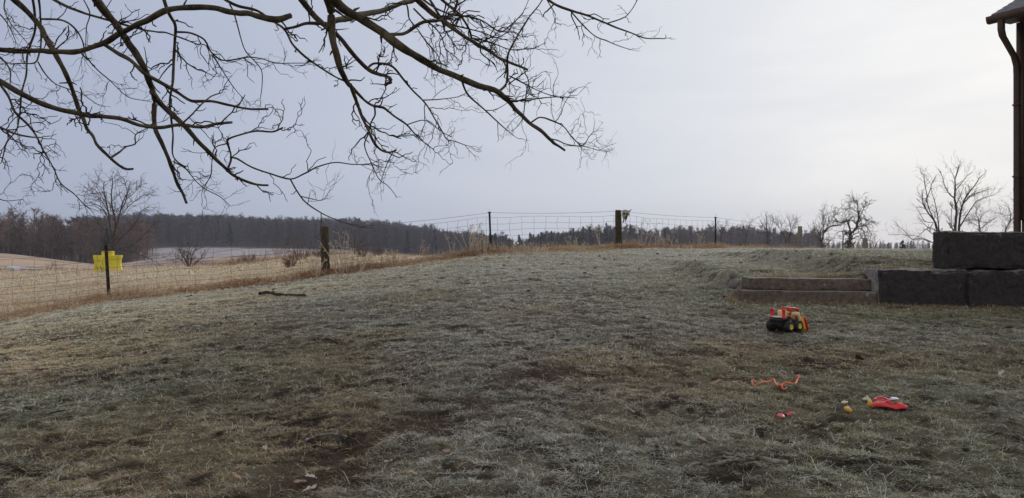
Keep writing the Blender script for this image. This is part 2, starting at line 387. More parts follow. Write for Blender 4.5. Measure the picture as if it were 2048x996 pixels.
blades(0, x, y, ln, wd, lf, c, 'field_grass', 'bleached straw coloured rough grass across the field beyond the fence')

# rust and straw tall grass pressed down along the fence line
def fence_pts(n, w0, w1, t0=.0, t1=.72):
    seg = [math.dist(a, b) for a, b in zip(FENCE, FENCE[1:])]; cum = np.concatenate([[0], np.cumsum(seg)]); s = rng.uniform(t0, t1, n) * cum[-1]
    x = np.interp(s, cum, [a for a, b in FENCE]); y = np.interp(s, cum, [b for a, b in FENCE]); w = rng.normal(w0, w1, n)
    return x + w * .45, y + w * .9
x, y = fence_pts(95000, .05, .75)
m = noise2(x * 1.2, y * 1.2, 51) * .6 + noise2(x * 3, y * 3, 52) * .4
keep = rng.uniform(0, 1, len(x)) < np.clip(.05 + 2.4 * (m - .3), .05, 1); x, y, m = x[keep], y[keep], m[keep]; n = len(x)
k = rng.uniform(0, 1, n); c = np.tile(np.array([.66, .46, .28]), (n, 1)); c[k < .22] = (.50, .30, .18); c[k < .05] = (.24, .13, .08); c[k > .8] = (.72, .62, .48)
_px = FPX * x / y + CX; rust = np.exp(-((_px - 590) / 150) ** 2) + np.exp(-((_px - 965) / 60) ** 2) + .6 * np.exp(-((_px - 1310) / 60) ** 2); c[rng.uniform(0, 1, n) < rust * .55] = (.34, .165, .095)
c *= rng.uniform(.7, 1.25, n)[:, None]
blades(0, x, y, .26 * rng.uniform(.5, 1.5, n), .014 * rng.uniform(.5, 1.4, n), np.abs(rng.normal(.15, .35, n)), c, 'dead_grass', 'rust brown flattened dead grass lying in a band along the wire fence', zofs=.02)
# straw seed stalks standing at the fence
x, y = fence_pts(5200, .1, .45, .05, .85); n = len(x)
c = np.tile(np.array([.58, .46, .33]), (n, 1)) * rng.uniform(.6, 1.2, n)[:, None]
blades(0, x, y, .34 * rng.uniform(.3, 1.5, n) * (.5 + noise2(x * .8, y * .8, 55)), .008 * rng.uniform(.7, 1.6, n), rng.uniform(.9, 1.5, n), c, 'dry_stalks', 'thin straw stalks standing up along the fence line')

# russet scrub fringe on the far edge of the field
n = 15000; px_ = np.concatenate([rng.uniform(-60, 900, n // 2), rng.normal(590, 60, n // 4), rng.normal(485, 40, n - n // 2 - n // 4)]); d_ = rng.uniform(56, 76, n); x = (px_ - CX) / FPX * d_; y = d_
kp = noise2(x * .5, y * .5, 95) > rng.uniform(.25, .95, n); x, y = x[kp], y[kp]; n = len(x)
c = np.tile(np.array([.30, .185, .125]), (n, 1)); k = rng.uniform(0, 1, n); c[k < .4] = (.46, .33, .22); c[k > .9] = (.12, .08, .06); c *= rng.uniform(.7, 1.3, n)[:, None]
blades(0, x, y, .75 * rng.uniform(.25, 1.2, n) * (.3 + noise2(x * .35, y * .2, 96)), .022 * rng.uniform(.6, 1.5, n), rng.uniform(.6, 1.5, n), c, 'scrub_fringe', 'russet scrub and weed stems along the far edge of the straw field', cat='scrub')

# ------------------------------------------------------------------ frozen puddle in the dip
pts = []
for k in range(40):
    a = k / 40 * 2 * math.pi; w = 1 + .35 * math.sin(3 * a + 1) + .2 * math.sin(5 * a)
    pts.append(P(38 + 30 * w * math.cos(a), 537 + 3.2 * w * math.sin(a), 1))
wv = []
for q in pts:
    gp = ground_at(CX + FPX * q.x, CY - FPX * (q.z - EYE), 70, 130); wv.append((gp.x, gp.y))
wc = np.mean(wv, axis=0); mb = MB(); rings = np.linspace(0, 1, 9); vv = []
for t in rings:
    for (a, b) in wv: vv.append((wc[0] + (a - wc[0]) * t, wc[1] + (b - wc[1]) * t))
vv = np.array(vv); z = Hz(vv[:, 0], vv[:, 1]) + .05
fs = [(r_ * 40 + q, r_ * 40 + (q + 1) % 40, (r_ + 1) * 40 + (q + 1) % 40, (r_ + 1) * 40 + q) for r_ in range(8) for q in range(40)]
o = mb.add(np.column_stack([vv, z]), fs).build('water', mat('ice', (.62, .66, .72), .25, (.75, .78, .82), 2), smooth=True); tag(o, kind='structure')

# ------------------------------------------------------------------ branches
def catmull(pts, step):
    p = [np.array(q, float) for q in pts]; p = [2 * p[0] - p[1]] + p + [2 * p[-1] - p[-2]]; out = []; par = []
    for i in range(1, len(p) - 2):
        n = max(2, int(np.linalg.norm(p[i + 1] - p[i]) / step))
        for k in range(n):
            t = k / n
            out.append(.5 * ((2 * p[i]) + (-p[i - 1] + p[i + 1]) * t + (2 * p[i - 1] - 5 * p[i] + 4 * p[i + 1] - p[i + 2]) * t * t + (-p[i - 1] + 3 * p[i] - 3 * p[i + 1] + p[i + 2]) * t ** 3)); par.append(i - 1 + t)
    out.append(p[-2]); par.append(len(p) - 3)
    return np.array(out), np.array(par)

def grow(mb, r, p, d, L, rad0, level, seg, kink, up, dens, sides=4, spur=False, mi=0):
    n = max(3, int(L / seg)); pts = [p]; dirs = [d]
    for i in range(n):
        d = d + r.normal(0, kink * .4, 3) + np.array([0, 0, up]); d = d / np.linalg.norm(d)
        dz = d + r.normal(0, kink, 3); dz = dz / np.linalg.norm(dz)
        p = p + dz * (L / n); pts.append(p); dirs.append(dz)
    rr_ = np.linspace(rad0, rad0 * .55, n + 1)
    mb.tube(pts, rr_, sides if level > 0 else max(3, sides - 1), cap=False, mi=mi)
    if level > 0:
        m = r.poisson(L * dens)
        for _ in range(m):
            i = r.integers(max(1, n // 6), n + 1); dd = dirs[min(i, n)]
            pr = r.normal(0, 1, 3); pr -= pr.dot(dd) * dd; pr /= np.linalg.norm(pr) + 1e-9
            a = r.uniform(.5, 1.15)
            grow(mb, r, pts[i], dd * math.cos(a) + pr * math.sin(a), L * r.uniform(.22, .6), rad0 * .68, level - 1, seg, kink * 1.1, up * 1.2, dens * 1.5, sides, mi=mi)

def limb(pts, w0, w1, step, r, knob=.10):
    path, par = catmull(pts, step); n = len(path); t = np.linspace(0, 1, n)
    rad_ = (w0 + (w1 - w0) * t) * (1 + knob * (noise2(t * n * .35, np.full(n, r.uniform(0, 99)), 3) - .5) * 2)
    path = path + (np.stack([noise2(t * n * .3, np.full(n, r.uniform(0, 99)), q) for q in (1, 2, 3)], 1) - .5) * (w0 + w1) * .35
    return path, rad_

M_bark = mat('bark', (.045, .034, .024), .95, (.135, .112, .072), 14, .9, 60, stretch=(1, 1, .4), spec=.1)
M_twig = mat('twig_bark', (.030, .022, .018), .9, (.06, .048, .04), 20, spec=.1)
M_lichen = mat('lichen_bark', (.14, .13, .10), .95, (.26, .25, .20), 16, .8, 60, spec=.1)

T1 = (2.371, 0, 0); T2 = (2.371, 400, 0); T3 = (2.371, 840, 0); T5 = (4.527, 700, 0); RW = (1, 0, 0)
# (tile, start side, depth0, depth1, width0, width1 in zoomed px, twig density, points)
LIMBS = [
 (T1, 'L', 6.2, 5.6, 22, 28, .5, [(-60, 232), (0, 234), (120, 240), (230, 243), (350, 248), (430, 228), (500, 200), (600, 145), (700, 92), (800, 42), (900, 36), (1000, 38), (1100, 55), (1214, 72), (1300, 88), (1380, 78)]),
 (T1, None, 5.8, 6.2, 20, 10, .6, [(490, 208), (560, 252), (620, 288), (680, 345), (750, 385), (830, 430), (910, 480), (1000, 478), (1080, 495), (1150, 512), (1214, 518), (1270, 517)]),
 (T1, 'L', 5.2, 5.4, 28, 11, .5, [(-60, 358), (0, 385), (80, 430), (180, 480), (280, 520), (400, 545), (500, 555), (580, 565), (660, 592), (760, 603), (850, 590), (950, 600), (1020, 588), (1095, 582)]),
 (T1, None, 5.4, 5.5, 9, 6, .9, [(860, 590), (910, 545), (950, 500), (1000, 458), (1045, 443)]),
 (T1, 'T', 6.6, 6.3, 30, 9, .6, [(40, -40), (60, -10), (120, 45), (185, 120), (230, 200), (270, 270), (310, 350), (345, 430), (375, 510), (410, 600), (460, 680), (520, 745), (565, 785), (600, 803), (632, 800)]),
 (T1, 'T', 6.0, 6.4, 38, 12, .5, [(420, -60), (470, 15), (530, 90), (590, 175), (640, 245), (680, 320), (715, 400), (730, 470), (730, 560), (745, 630), (790, 740), (830, 840), (860, 910), (885, 960)]),
 (T1, None, 6.15, 6.7, 28, 10, .9, [(722, 435), (760, 490), (820, 545), (880, 600), (960, 690), (1030, 760), (1090, 820), (1150, 855), (1214, 876), (1273, 880)]),
 (T1, 'T', 7.0, 6.8, 14, 6, 1.0, [(220, -30), (250, -5), (330, 35), (430, 72), (520, 98), (620, 125), (700, 145), (780, 155), (860, 180), (940, 212)]),
 (T1, None, 6.9, 7.2, 10, 3.5, 1.6, [(830, 150), (910, 158), (970, 190), (1000, 245), (1050, 285), (1100, 285), (1178, 270), (1248, 280), (1308, 298), (1378, 300), (1458, 300)]),
 (T1, None, 7.0, 7.2, 6, 2.5, 1.4, [(1008, 262), (1058, 340), (1098, 400), (1138, 450), (1178, 485)]),
 (T1, 'T', 6.7, 7.0, 16, 6, 1.2, [(765, -40), (800, 60), (830, 120), (828, 200), (822, 300), (820, 400), (805, 480), (810, 560), (820, 640), (820, 740), (875, 790)]),
 (T1, 'T', 7.4, 7.4, 11, 5, 1.2, [(150, -30), (165, 80), (165, 150), (130, 250), (125, 350), (105, 430), (95, 530), (80, 610), (30, 680), (10, 760)]),
 (T1, 'T', 7.6, 7.5, 10, 5, 1.0, [(180, -30), (190, 60), (195, 180), (185, 260), (165, 298), (110, 300), (50, 305)]),
 (T1, 'L', 6.4, 6.9, 12, 4, 1.8, [(-50, 350), (0, 400), (40, 460), (70, 530), (120, 580), (170, 640), (210, 720), (255, 800), (290, 870), (350, 920), (400, 970), (430, 992)]),
 (T1, 'L', 6.0, 6.2, 13, 6, 1.5, [(-60, 570), (0, 602), (70, 635), (140, 650), (200, 652)]),
 (T1, None, 7.2, 7.4, 9, 3, 1.3, [(195, 90), (290, 95), (350, 130), (390, 190), (410, 270), (460, 330), (520, 380), (570, 430), (620, 465), (700, 480)]),
 (T1, 'T', 7.0, 7.2, 6, 3, 1.2, [(380, -30), (425, 60), (410, 130), (405, 220), (385, 290)]),
 (T1, None, 6.4, 6.5, 9, 4, 1.8, [(525, 750), (560, 725), (600, 695), (640, 684), (642, 640), (690, 612)]),
 (T1, None, 7.4, 7.5, 7, 3, 1.4, [(180, 295), (215, 350), (260, 395), (320, 420), (380, 440), (440, 480)]),
 (T1, 'L', 7.6, 7.6, 9, 4, 1.2, [(-40, 240), (20, 290), (48, 340), (48, 410)]),
 (T1, 'L', 7.0, 7.2, 7, 3, 1.6, [(-40, 30), (20, 90), (60, 160), (75, 200)]),
 (T1, 'L', 6.8, 6.8, 5, 2.5, 2.0, [(-40, 930), (30, 952), (110, 945)]),
 (T2, 'T', 6.6, 6.5, 13, 8, .7, [(90, -30), (120, 0), (180, 30), (270, 50), (330, 90), (400, 138), (440, 210), (500, 270), (570, 320), (640, 365), (695, 388)]),
 (T2, None, 6.7, 7.0, 7, 3, 1.0, [(140, 20), (160, 60), (180, 130), (210, 230), (240, 270), (290, 330), (295, 400), (285, 470)]),
 (T2, 'T', 6.2, 6.4, 44, 22, .8, [(590, -60), (605, -10), (622, 60), (627, 150), (642, 230), (662, 310), (690, 375), (715, 405)]),
 (T2, None, 6.4, 6.6, 18, 8, 1.2, [(712, 400), (740, 480), (770, 560), (800, 620), (820, 670), (860, 710), (900, 722), (930, 712)]),
 (T2, None, 6.4, 6.9, 15, 4, 1.4, [(715, 405), (780, 475), (825, 502), (870, 510), (920, 550), (980, 590), (1010, 625), (1050, 665), (1110, 710)]),
 (T2, None, 6.6, 6.9, 9, 3, 1.2, [(828, 505), (830, 545), (812, 580), (800, 630), (780, 690), (810, 770), (850, 850), (890, 880), (930, 930)]),
 (T2, None, 6.6, 6.7, 6, 3, 1.6, [(915, 722), (885, 780), (860, 850)]),
 (T2, 'T', 5.8, 6.3, 46, 12, .5, [(580, -70), (620, -20), (680, 35), (760, 85), (850, 145), (910, 190), (990, 245), (1080, 300), (1140, 330), (1233, 370), (1323, 405), (1413, 440), (1463, 480), (1503, 530), (1563, 580), (1613, 620), (1663, 665), (1703, 690), (1734, 712)]),
 (T2, 'T', 6.5, 6.6, 26, 14, .8, [(450, -50), (475, -10), (520, 50), (570, 100), (640, 160), (700, 225), (750, 285), (800, 330), (850, 350), (900, 370), (905, 390), (880, 402)]),
 (T2, None, 5.95, 6.3, 17, 13, 1.2, [(895, 163), (960, 160), (1000, 140), (1060, 102), (1120, 98), (1170, 90), (1214, 60)]),
 (T2, None, 6.6, 6.9, 12, 4, 1.6, [(795, 325), (820, 302), (870, 302), (915, 318), (960, 370), (1010, 430), (1060, 480), (1100, 540), (1140, 610), (1170, 660), (1200, 668), (1260, 690)]),
 (T2, None, 6.7, 6.9, 6, 2.5, 1.6, [(1060, 475), (1143, 470), (1223, 460), (1263, 440)]),
 (T2, None, 6.7, 6.9, 5, 2.5, 1.6, [(980, 592), (1050, 570), (1090, 580), (1140, 620), (1190, 650)]),
 (T2, None, 6.5, 6.5, 11, 16, 1.0, [(400, 138), (460, 125), (520, 110), (600, 113)]),
 (T2, 'T', 7.0, 7.0, 20, 28, 1.0, [(1060, -40), (1000, 5), (940, 18), (860, 50), (760, 75), (680, 90), (630, 105)]),
 (T3, 'T', 6.6, 6.7, 26, 10, 1.8, [(-50, -40), (0, 10), (60, 62), (140, 120), (210, 170), (270, 210), (330, 245), (380, 280), (440, 302), (510, 332)]),
 (T3, 'T', 6.8, 6.8, 15, 10, 1.8, [(70, -40), (110, 5), (160, 45), (200, 85), (232, 140), (245, 190)]),
 (T3, 'T', 7.2, 7.4, 10, 5, 2.4, [(-20, -30), (60, 30), (150, 70), (230, 78), (300, 100), (380, 150), (440, 110), (490, 60)]),
 (T3, 'T', 7.0, 7.3, 12, 4, 2.6, [(20, -40), (60, 20), (90, 70), (130, 110), (200, 130), (280, 150), (350, 175), (410, 190)]),
 (T3, None, 7.0, 7.3, 9, 4, 2.4, [(-30, 40), (20, 90), (70, 130), (105, 180), (120, 230), (170, 270)]),
 (T3, 'T', 7.4, 7.6, 8, 4, 2.4, [(-90, -30), (-60, 30), (-50, 90), (-10, 140), (30, 200), (80, 255), (100, 310)]),
 (T3, None, 7.1, 7.3, 8, 3.5, 2.4, [(240, 180), (300, 190), (360, 210), (430, 235), (500, 232), (540, 228)]),
 (T3, None, 6.3, 6.6, 13, 5, .9, [(365, 440), (405, 405), (414, 350), (414, 270), (440, 210), (480, 140), (520, 80), (560, 30), (580, 0), (600, -30)]),
 (T3, 'T', 6.6, 7.2, 14, 4, .9, [(560, -60), (600, -8), (650, 25), (720, 52), (800, 75), (860, 100), (930, 130), (1000, 155), (1070, 180), (1160, 184)]),
 (T3, None, 6.8, 7.1, 7, 3, .9, [(716, 55), (770, 115), (830, 172), (890, 195), (950, 220), (990, 232)]),
 (T3, None, 6.7, 6.7, 5, 3, .6, [(602, 0), (642, 70), (640, 105), (665, 115)]),
 (T3, None, 6.9, 7.0, 6, 3, 1.0, [(885, 112), (950, 90), (990, 65), (1030, 0), (1045, -40)]),
 (T3, None, 6.0, 6.2, 11, 4, .6, [(197, 378), (220, 440), (270, 490), (330, 540), (380, 590), (430, 632)]),
 (T3, None, 6.2, 6.5, 8, 4, 2.2, [(412, 475), (500, 477), (570, 466), (640, 460), (700, 460)]),
 (T3, None, 6.4, 6.7, 7, 3, 2.4, [(425, 360), (500, 400), (560, 430), (620, 452), (680, 465)]),
 (T3, None, 6.4, 6.5, 6, 4, 1.4, [(418, 400), (460, 370), (510, 335)]),
 (T3, None, 6.3, 6.7, 8, 3, 1.6, [(528, 580), (570, 555), (620, 570), (680, 600), (720, 650), (760, 685), (800, 700), (850, 715)]),
 (T3, None, 6.4, 6.6, 6, 3, 1.8, [(605, 655), (650, 665), (700, 685), (770, 690), (800, 650), (825, 622)]),
 (T3, None, 6.3, 6.4, 6, 3, 1.4, [(510, 410), (498, 480), (490, 550), (470, 590), (440, 620)]),
 (T3, None, 6.5, 6.6, 4, 2, .8, [(632, 452), (634, 400), (655, 350), (642, 295)]),
 (T1, None, 6.6, 6.8, 11, 8, 1.2, [(1078, 812), (1095, 745), (1080, 685), (1085, 660), (1150, 635), (1218, 622), (1288, 625), (1340, 605)]),
 (T1, None, 6.6, 6.8, 6, 4, 1.4, [(1080, 680), (1020, 700), (1005, 760), (1000, 830), (970, 880)]),
 (T2, None, 6.6, 7.0, 9, 5, 1.3, [(145, 745), (180, 755), (240, 790), (330, 822), (430, 850), (500, 820), (560, 790), (640, 770), (720, 780), (800, 780)]),
 (RW, None, 6.9, 7.2, 3.2, 1.6, .9, [(581, 359), (593, 380), (611, 404), (641, 425), (665, 437), (689, 446), (701, 449)]),
 (RW, None, 7.0, 7.0, 1.6, 1.0, .8, [(642, 426), (642, 448), (640, 470)]),
 (RW, None, 6.9, 7.0, 2.0, 1.0, 1.5, [(600, 392), (625, 398), (645, 400), (660, 380)]),
 (T1, None, 6.9, 7.0, 6, 3, 1.5, [(820, 765), (880, 800), (930, 860), (980, 900), (1040, 930), (1090, 975)]),
 (T1, 'T', 7.5, 7.5, 6, 3, 1.8, [(30, -30), (20, 40), (50, 110), (110, 180), (150, 230)]),
]
tree = thing('bare_tree', 'large leafless tree whose dark limbs and twigs hang across the upper left sky', 'tree', (-7.4, 3.2, hz1(-7.4, 3.2)))
HUB = np.array([-3.6, 6.2, 7.4]); HUBL = np.array([-6.22, 4.33, 4.1])
lr = np.random.default_rng(11)
tr = MB()
path, rad_ = limb([(-7.4, 3.2, -.2), (-7.35, 3.25, .8), (-7.1, 3.5, 2.2), (-6.4, 4.2, 3.8), (-5.3, 5.0, 5.6), (-3.6, 6.2, 7.4)], .30, .13, .12, lr, .06)
rad_[:6] *= np.linspace(1.5, 1.05, 6); tr.tube(path, rad_, 12)
tr.build('trunk', M_bark, tree, smooth=True)
for li, (tile, start, d0, d1, w0, w1, dens, pts) in enumerate(LIMBS):
    s_, ox, oy = tile; n = len(pts); q = [np.array(P(ox + a / s_, oy + b / s_, d0 + (d1 - d0) * i / (n - 1) + .12 * math.sin(i * 1.3 + li))) for i, (a, b) in enumerate(pts)]
    k = .53 / s_ / FPX; r0, r1 = w0 * k * d0, w1 * k * d1
    path, rad_ = limb(q, r0, r1, .035, lr, .16)
    mb = MB()
    if start:
        hub = HUB if start == 'T' else HUBL; s0 = q[0]
        cp, cr = limb([hub, hub * .6 + s0 * .4 + np.array([0, 0, .25]), hub * .2 + s0 * .8 + (s0 - q[1]) * .6, s0], max(r0 * 2.0, .03), r0, .12, lr)
        path = np.vstack([cp[:-1], path]); rad_ = np.concatenate([cr[:-1], rad_])
    mb.tube(path, rad_, 8 if r0 > .02 else 6)
    # broken stubs
    for _ in range(int(3 + 5 * (r0 > .025))):
        i = lr.integers(len(path) // 4, len(path) - 1); dd = path[i] - path[i - 1]; dd /= np.linalg.norm(dd); pr = lr.normal(0, 1, 3); pr -= pr.dot(dd) * dd; pr /= np.linalg.norm(pr)
        mb.tube([path[i], path[i] + (dd * .5 + pr) * rad_[i] * 1.2, path[i] + (dd * .8 + pr) * rad_[i] * lr.uniform(1.5, 3.4)], [rad_[i] * .5, rad_[i] * .35, rad_[i] * .15], 5)
    tw = mb; m0 = 0 if not start else len(cp) - 1
    L = np.linalg.norm(np.diff(path[m0:], axis=0), axis=1).sum()
    cnt = int(L * dens * 4.2) + 1
    for _ in range(cnt):
        u = lr.uniform(.08, 1) ** .8; i = m0 + int(u * (len(path) - 1 - m0)); i = min(max(i, 1), len(path) - 1)
        dd = path[i] - path[i - 1]; dd /= np.linalg.norm(dd) + 1e-9
        pr = lr.normal(0, 1, 3) * np.array([1, .7, 1]); pr[2] -= .12; pr -= pr.dot(dd) * dd; pr /= np.linalg.norm(pr) + 1e-9
        a = lr.uniform(.45, 1.2)
        grow(tw, lr, path[i], dd * math.cos(a) + pr * math.sin(a), lr.uniform(.08, .42) * (1.1 if dens > 1 else .8), min(rad_[i] * .6, .0075), 2, .034, .30, .012, 7.5, mi=1)
    # the tip divides into a spray
    for _ in range(2 if w1 / s_ < 3 else 0):
        dd = path[-1] - path[-3]; dd /= np.linalg.norm(dd) + 1e-9
        grow(tw, lr, path[-1] - dd * .01, dd + lr.normal(0, .25, 3), lr.uniform(.08, .24), min(rad_[-1] * .75, .006), 2, .03, .24, .02, 6, mi=1)
    mb.build('limb', [M_lichen if (tile is T2 and pts[0][0] == 1060) else M_bark, M_twig], tree, smooth=True)

# ------------------------------------------------------------------ bare trees in the distance
def far_tree(name, label, cat, tile, base, d, limbs, tw_len, tw_dens, mtrunk, mcrown, level=2, kink=.22, up=.03, seed=1, group=None, rmin=.006, spread=.3):
    s_, ox, oy = tile; r = np.random.default_rng(seed)
    bx, by = base; bw = P(ox + bx / s_, oy + by / s_, d); gz_ = hz1(bw.x, bw.y)
    t = thing(name, label, cat, (bw.x, bw.y, gz_), 0, group)
    tm, cm = MB(), MB(); k = .5 / s_ / FPX * d
    for li, (w0, w1, pts) in enumerate(limbs):
        n = len(pts); dz = r.uniform(-1, 1) * spread; q = []
        for i, (a, b) in enumerate(pts):
            off = dz * (i / max(n - 1, 1)) if li > 0 else 0
            q.append(np.array(P(ox + a / s_, oy + b / s_, d + off * d * .06)))
        if li == 0: q[0][2] = gz_ - .1; q[0][0] = bw.x
        path, rad_ = limb(q, w0 * k, w1 * k, tw_len * .12, r, .12); tm.tube(path, rad_, 6)
        L = np.linalg.norm(np.diff(path, axis=0), axis=1).sum(); cnt = int(L * tw_dens) + 1
        for _ in range(cnt):
            i = int(r.uniform(.25, 1) * (len(path) - 1)); i = max(i, 1); dd = path[i] - path[i - 1]; dd /= np.linalg.norm(dd) + 1e-9
            pr = r.normal(0, 1, 3); pr -= pr.dot(dd) * dd; pr /= np.linalg.norm(pr) + 1e-9; a = r.uniform(.4, 1.1)
            grow(cm, r, path[i], dd * math.cos(a) + pr * math.sin(a), tw_len * r.uniform(.4, 1.1), max(rad_[i] * .4, rmin), level, tw_len * .14, kink, up, 2.6 / tw_len, 3)
    tm.build('trunk', mtrunk, t, smooth=True); cm.build('crown', mcrown, t)
    return t
M_fbark = mat('far_bark', (.060, .050, .040), .95, (.10, .085, .07), 3, spec=.1)
M_ftwig = mat('far_twigs', (.085, .068, .055), .95, (.12, .10, .085), 2, spec=.1)
Z7 = (6.225, 0, 400); Z6 = (5.535, 1760, 300); ZR = (6.4, 1480, 400); ZB = (4.15, 1700, 440); Z4 = (4.655, 260, 420)
far_tree('bare_tree', 'tall leafless spreading tree standing behind the yellow tank', 'tree', Z7, (1430, 800), 105,
  [(60, 40, [(1430, 900), (1425, 760), (1412, 600), (1402, 480)]),
   (26, 8, [(1400, 490), (1372, 350), (1360, 250), (1340, 100), (1310, -50), (1290, -150), (1300, -240)]),
   (26, 8, [(1404, 480), (1440, 350), (1430, 230), (1400, 100), (1385, -80), (1400, -230), (1390, -300)]),
   (22, 6, [(1430, 400), (1470, 250), (1500, 130), (1540, 0), (1600, -120), (1620, -230)]),
   (14, 5, [(1360, 250), (1290, 120), (1200, 60), (1080, 70), (1020, 20)]),
   (18, 5, [(1425, 560), (1550, 430), (1650, 330), (1720, 220), (1740, 150), (1850, 80)]),
   (14, 5, [(1440, 620), (1640, 570), (1720, 510), (1830, 400), (1920, 300), (1990, 250)]),
   (16, 4, [(1430, 620), (1600, 630), (1740, 680), (1900, 750), (1990, 800)]),
   (10, 4, [(1400, 480), (1300, 370), (1210, 290)]),
   (12, 4, [(1345, 150), (1280, 30), (1200, -60), (1100, -130), (1040, -170)]),
   (12, 4, [(1485, 200), (1600, 80), (1700, 0), (1800, -60), (1880, -20)]),
   (12, 4, [(1500, 130), (1560, 20), (1580, -100), (1550, -230), (1530, -300)]),
   (9, 4, [(1340, 100), (1260, -60), (1210, -160), (1190, -220)]),
   (9, 4, [(1560, 0), (1680, -100), (1740, -170), (1760, -200)])], 2.4, 2.6, M_fbark, M_ftwig, seed=3, rmin=.031, spread=.7)
far_tree('bare_tree', 'gnarled crooked apple tree standing dark against the bright sky', 'tree', ZR, (1390, 700), 62,
  [(50, 38, [(1390, 760), (1395, 600), (1408, 490), (1415, 430)]),
   (34, 8, [(1415, 435), (1480, 370), (1500, 290), (1520, 240), (1510, 170), (1505, 60), (1490, 0)]),
   (12, 5, [(1520, 240), (1560, 160), (1600, 70), (1610, 30)]),
   (28, 12, [(1415, 430), (1400, 340), (1370, 270), (1290, 287), (1240, 270), (1220, 240)]),
   (16, 6, [(1490, 350), (1570, 330), (1620, 340), (1660, 400), (1690, 440)]),
   (14, 6, [(1480, 370), (1560, 370), (1600, 450), (1600, 520)]),
   (12, 6, [(1430, 455), (1520, 420), (1560, 480), (1590, 510)]),
   (14, 6, [(1490, 300), (1430, 262), (1380, 262), (1330, 300)]),
   (8, 4, [(1510, 170), (1440, 120), (1340, 100)]), (8, 4, [(1555, 215), (1640, 260), (1720, 300)]),
   (8, 4, [(1505, 60), (1460, 0), (1440, -50)]), (8, 4, [(1240, 270), (1200, 200), (1260, 160)])],
  .95, 11, M_fbark, M_ftwig, seed=5, kink=.32, up=.03, rmin=.016)
far_tree('bare_tree', 'bent leafless orchard tree with a drooping trunk left of the gnarled apple tree', 'tree', ZR, (1065, 700), 66,
  [(26, 20, [(1065, 760), (1055, 640), (1040, 545)]), (22, 10, [(1040, 550), (1070, 430), (1110, 370), (1180, 330), (1300, 320)]),
   (16, 9, [(1045, 560), (1025, 450), (1035, 370)]), (13, 5, [(1075, 610), (1140, 540), (1150, 515), (1080, 508), (1030, 530)]),
   (7, 3, [(1080, 420), (1060, 300), (1090, 190)]), (7, 3, [(1110, 370), (1130, 290), (1140, 230)]), (6, 3, [(1035, 450), (980, 400), (930, 350)])],
  .9, 11, M_fbark, M_ftwig, seed=6, up=.12, rmin=.014)
far_tree('small_tree', 'low bowed bare sapling between the two gnarled orchard trees', 'tree', ZR, (1310, 700), 64,
  [(14, 14, [(1310, 760), (1315, 600), (1322, 460)]), (13, 6, [(1322, 465), (1310, 405), (1270, 405), (1225, 435)]), (7, 3, [(1320, 480), (1350, 430), (1370, 400)])],
  .7, 3.0, M_fbark, M_ftwig, seed=7, rmin=.01)
far_tree('small_tree', 'small bare thorn bush growing right of the gnarled apple tree', 'tree', ZR, (1715, 700), 66,
  [(8, 5, [(1715, 720), (1715, 620), (1690, 540)]), (7, 3, [(1715, 620), (1760, 540), (1790, 500)]), (6, 3, [(1712, 600), (1720, 520), (1715, 470)])],
  .8, 3.2, M_fbark, M_ftwig, seed=8, rmin=.01)
far_tree('small_tree', 'narrow upright bare tree, the tallest of the thin trees behind the wire fence', 'tree', ZR, (355, 700), 90,
  [(15, 12, [(355, 760), (355, 560), (350, 430)]), (11, 4, [(350, 430), (340, 300), (330, 190)]), (8, 4, [(355, 480), (390, 380), (430, 260)]), (7, 3, [(350, 430), (300, 330), (270, 280)])],
  1.2, 6, M_fbark, M_ftwig, seed=9, up=.12, rmin=.014)
far_tree('small_tree', 'forked bare tree just left of the grey wooden post', 'tree', ZR, (625, 700), 88,
  [(14, 11, [(625, 760), (630, 520), (650, 400)]), (9, 4, [(650, 400), (640, 300), (600, 220)]), (9, 4, [(650, 400), (700, 290), (725, 230)]), (7, 3, [(660, 400), (700, 360), (730, 350)])],
  1.2, 6, M_fbark, M_ftwig, seed=10, up=.12, rmin=.014)
far_tree('small_tree', 'bare tree leaning left beside the forked tree', 'tree', ZR, (590, 700), 92,
  [(10, 9, [(595, 760), (590, 560), (560, 450)]), (9, 4, [(560, 450), (510, 370), (430, 270)]), (6, 3, [(540, 420), (530, 330), (500, 250)])],
  1.2, 5.5, M_fbark, M_ftwig, seed=12, up=.08, rmin=.014)
far_tree('small_tree', 'thin leafless tree right of the steel post on the crest', 'tree', ZR, (60, 700), 85,
  [(9, 8, [(60, 760), (70, 520), (90, 400)]), (7, 3, [(90, 400), (130, 300), (170, 260)]), (6, 3, [(80, 450), (50, 350), (40, 300)])],
  1.0, 6, M_fbark, M_ftwig, seed=13, up=.08, rmin=.013)
far_tree('small_tree', 'faint wispy bare tree left of the thin tree behind the wire mesh', 'tree', ZR, (-250, 700), 90,
  [(8, 7, [(-250, 760), (-250, 520), (-240, 420)]), (6, 3, [(-240, 420), (-300, 330), (-320, 300)]), (6, 3, [(-240, 420), (-190, 340), (-170, 310)])],
  1.1, 5, M_fbark, M_ftwig, seed=14, up=.08, rmin=.013)
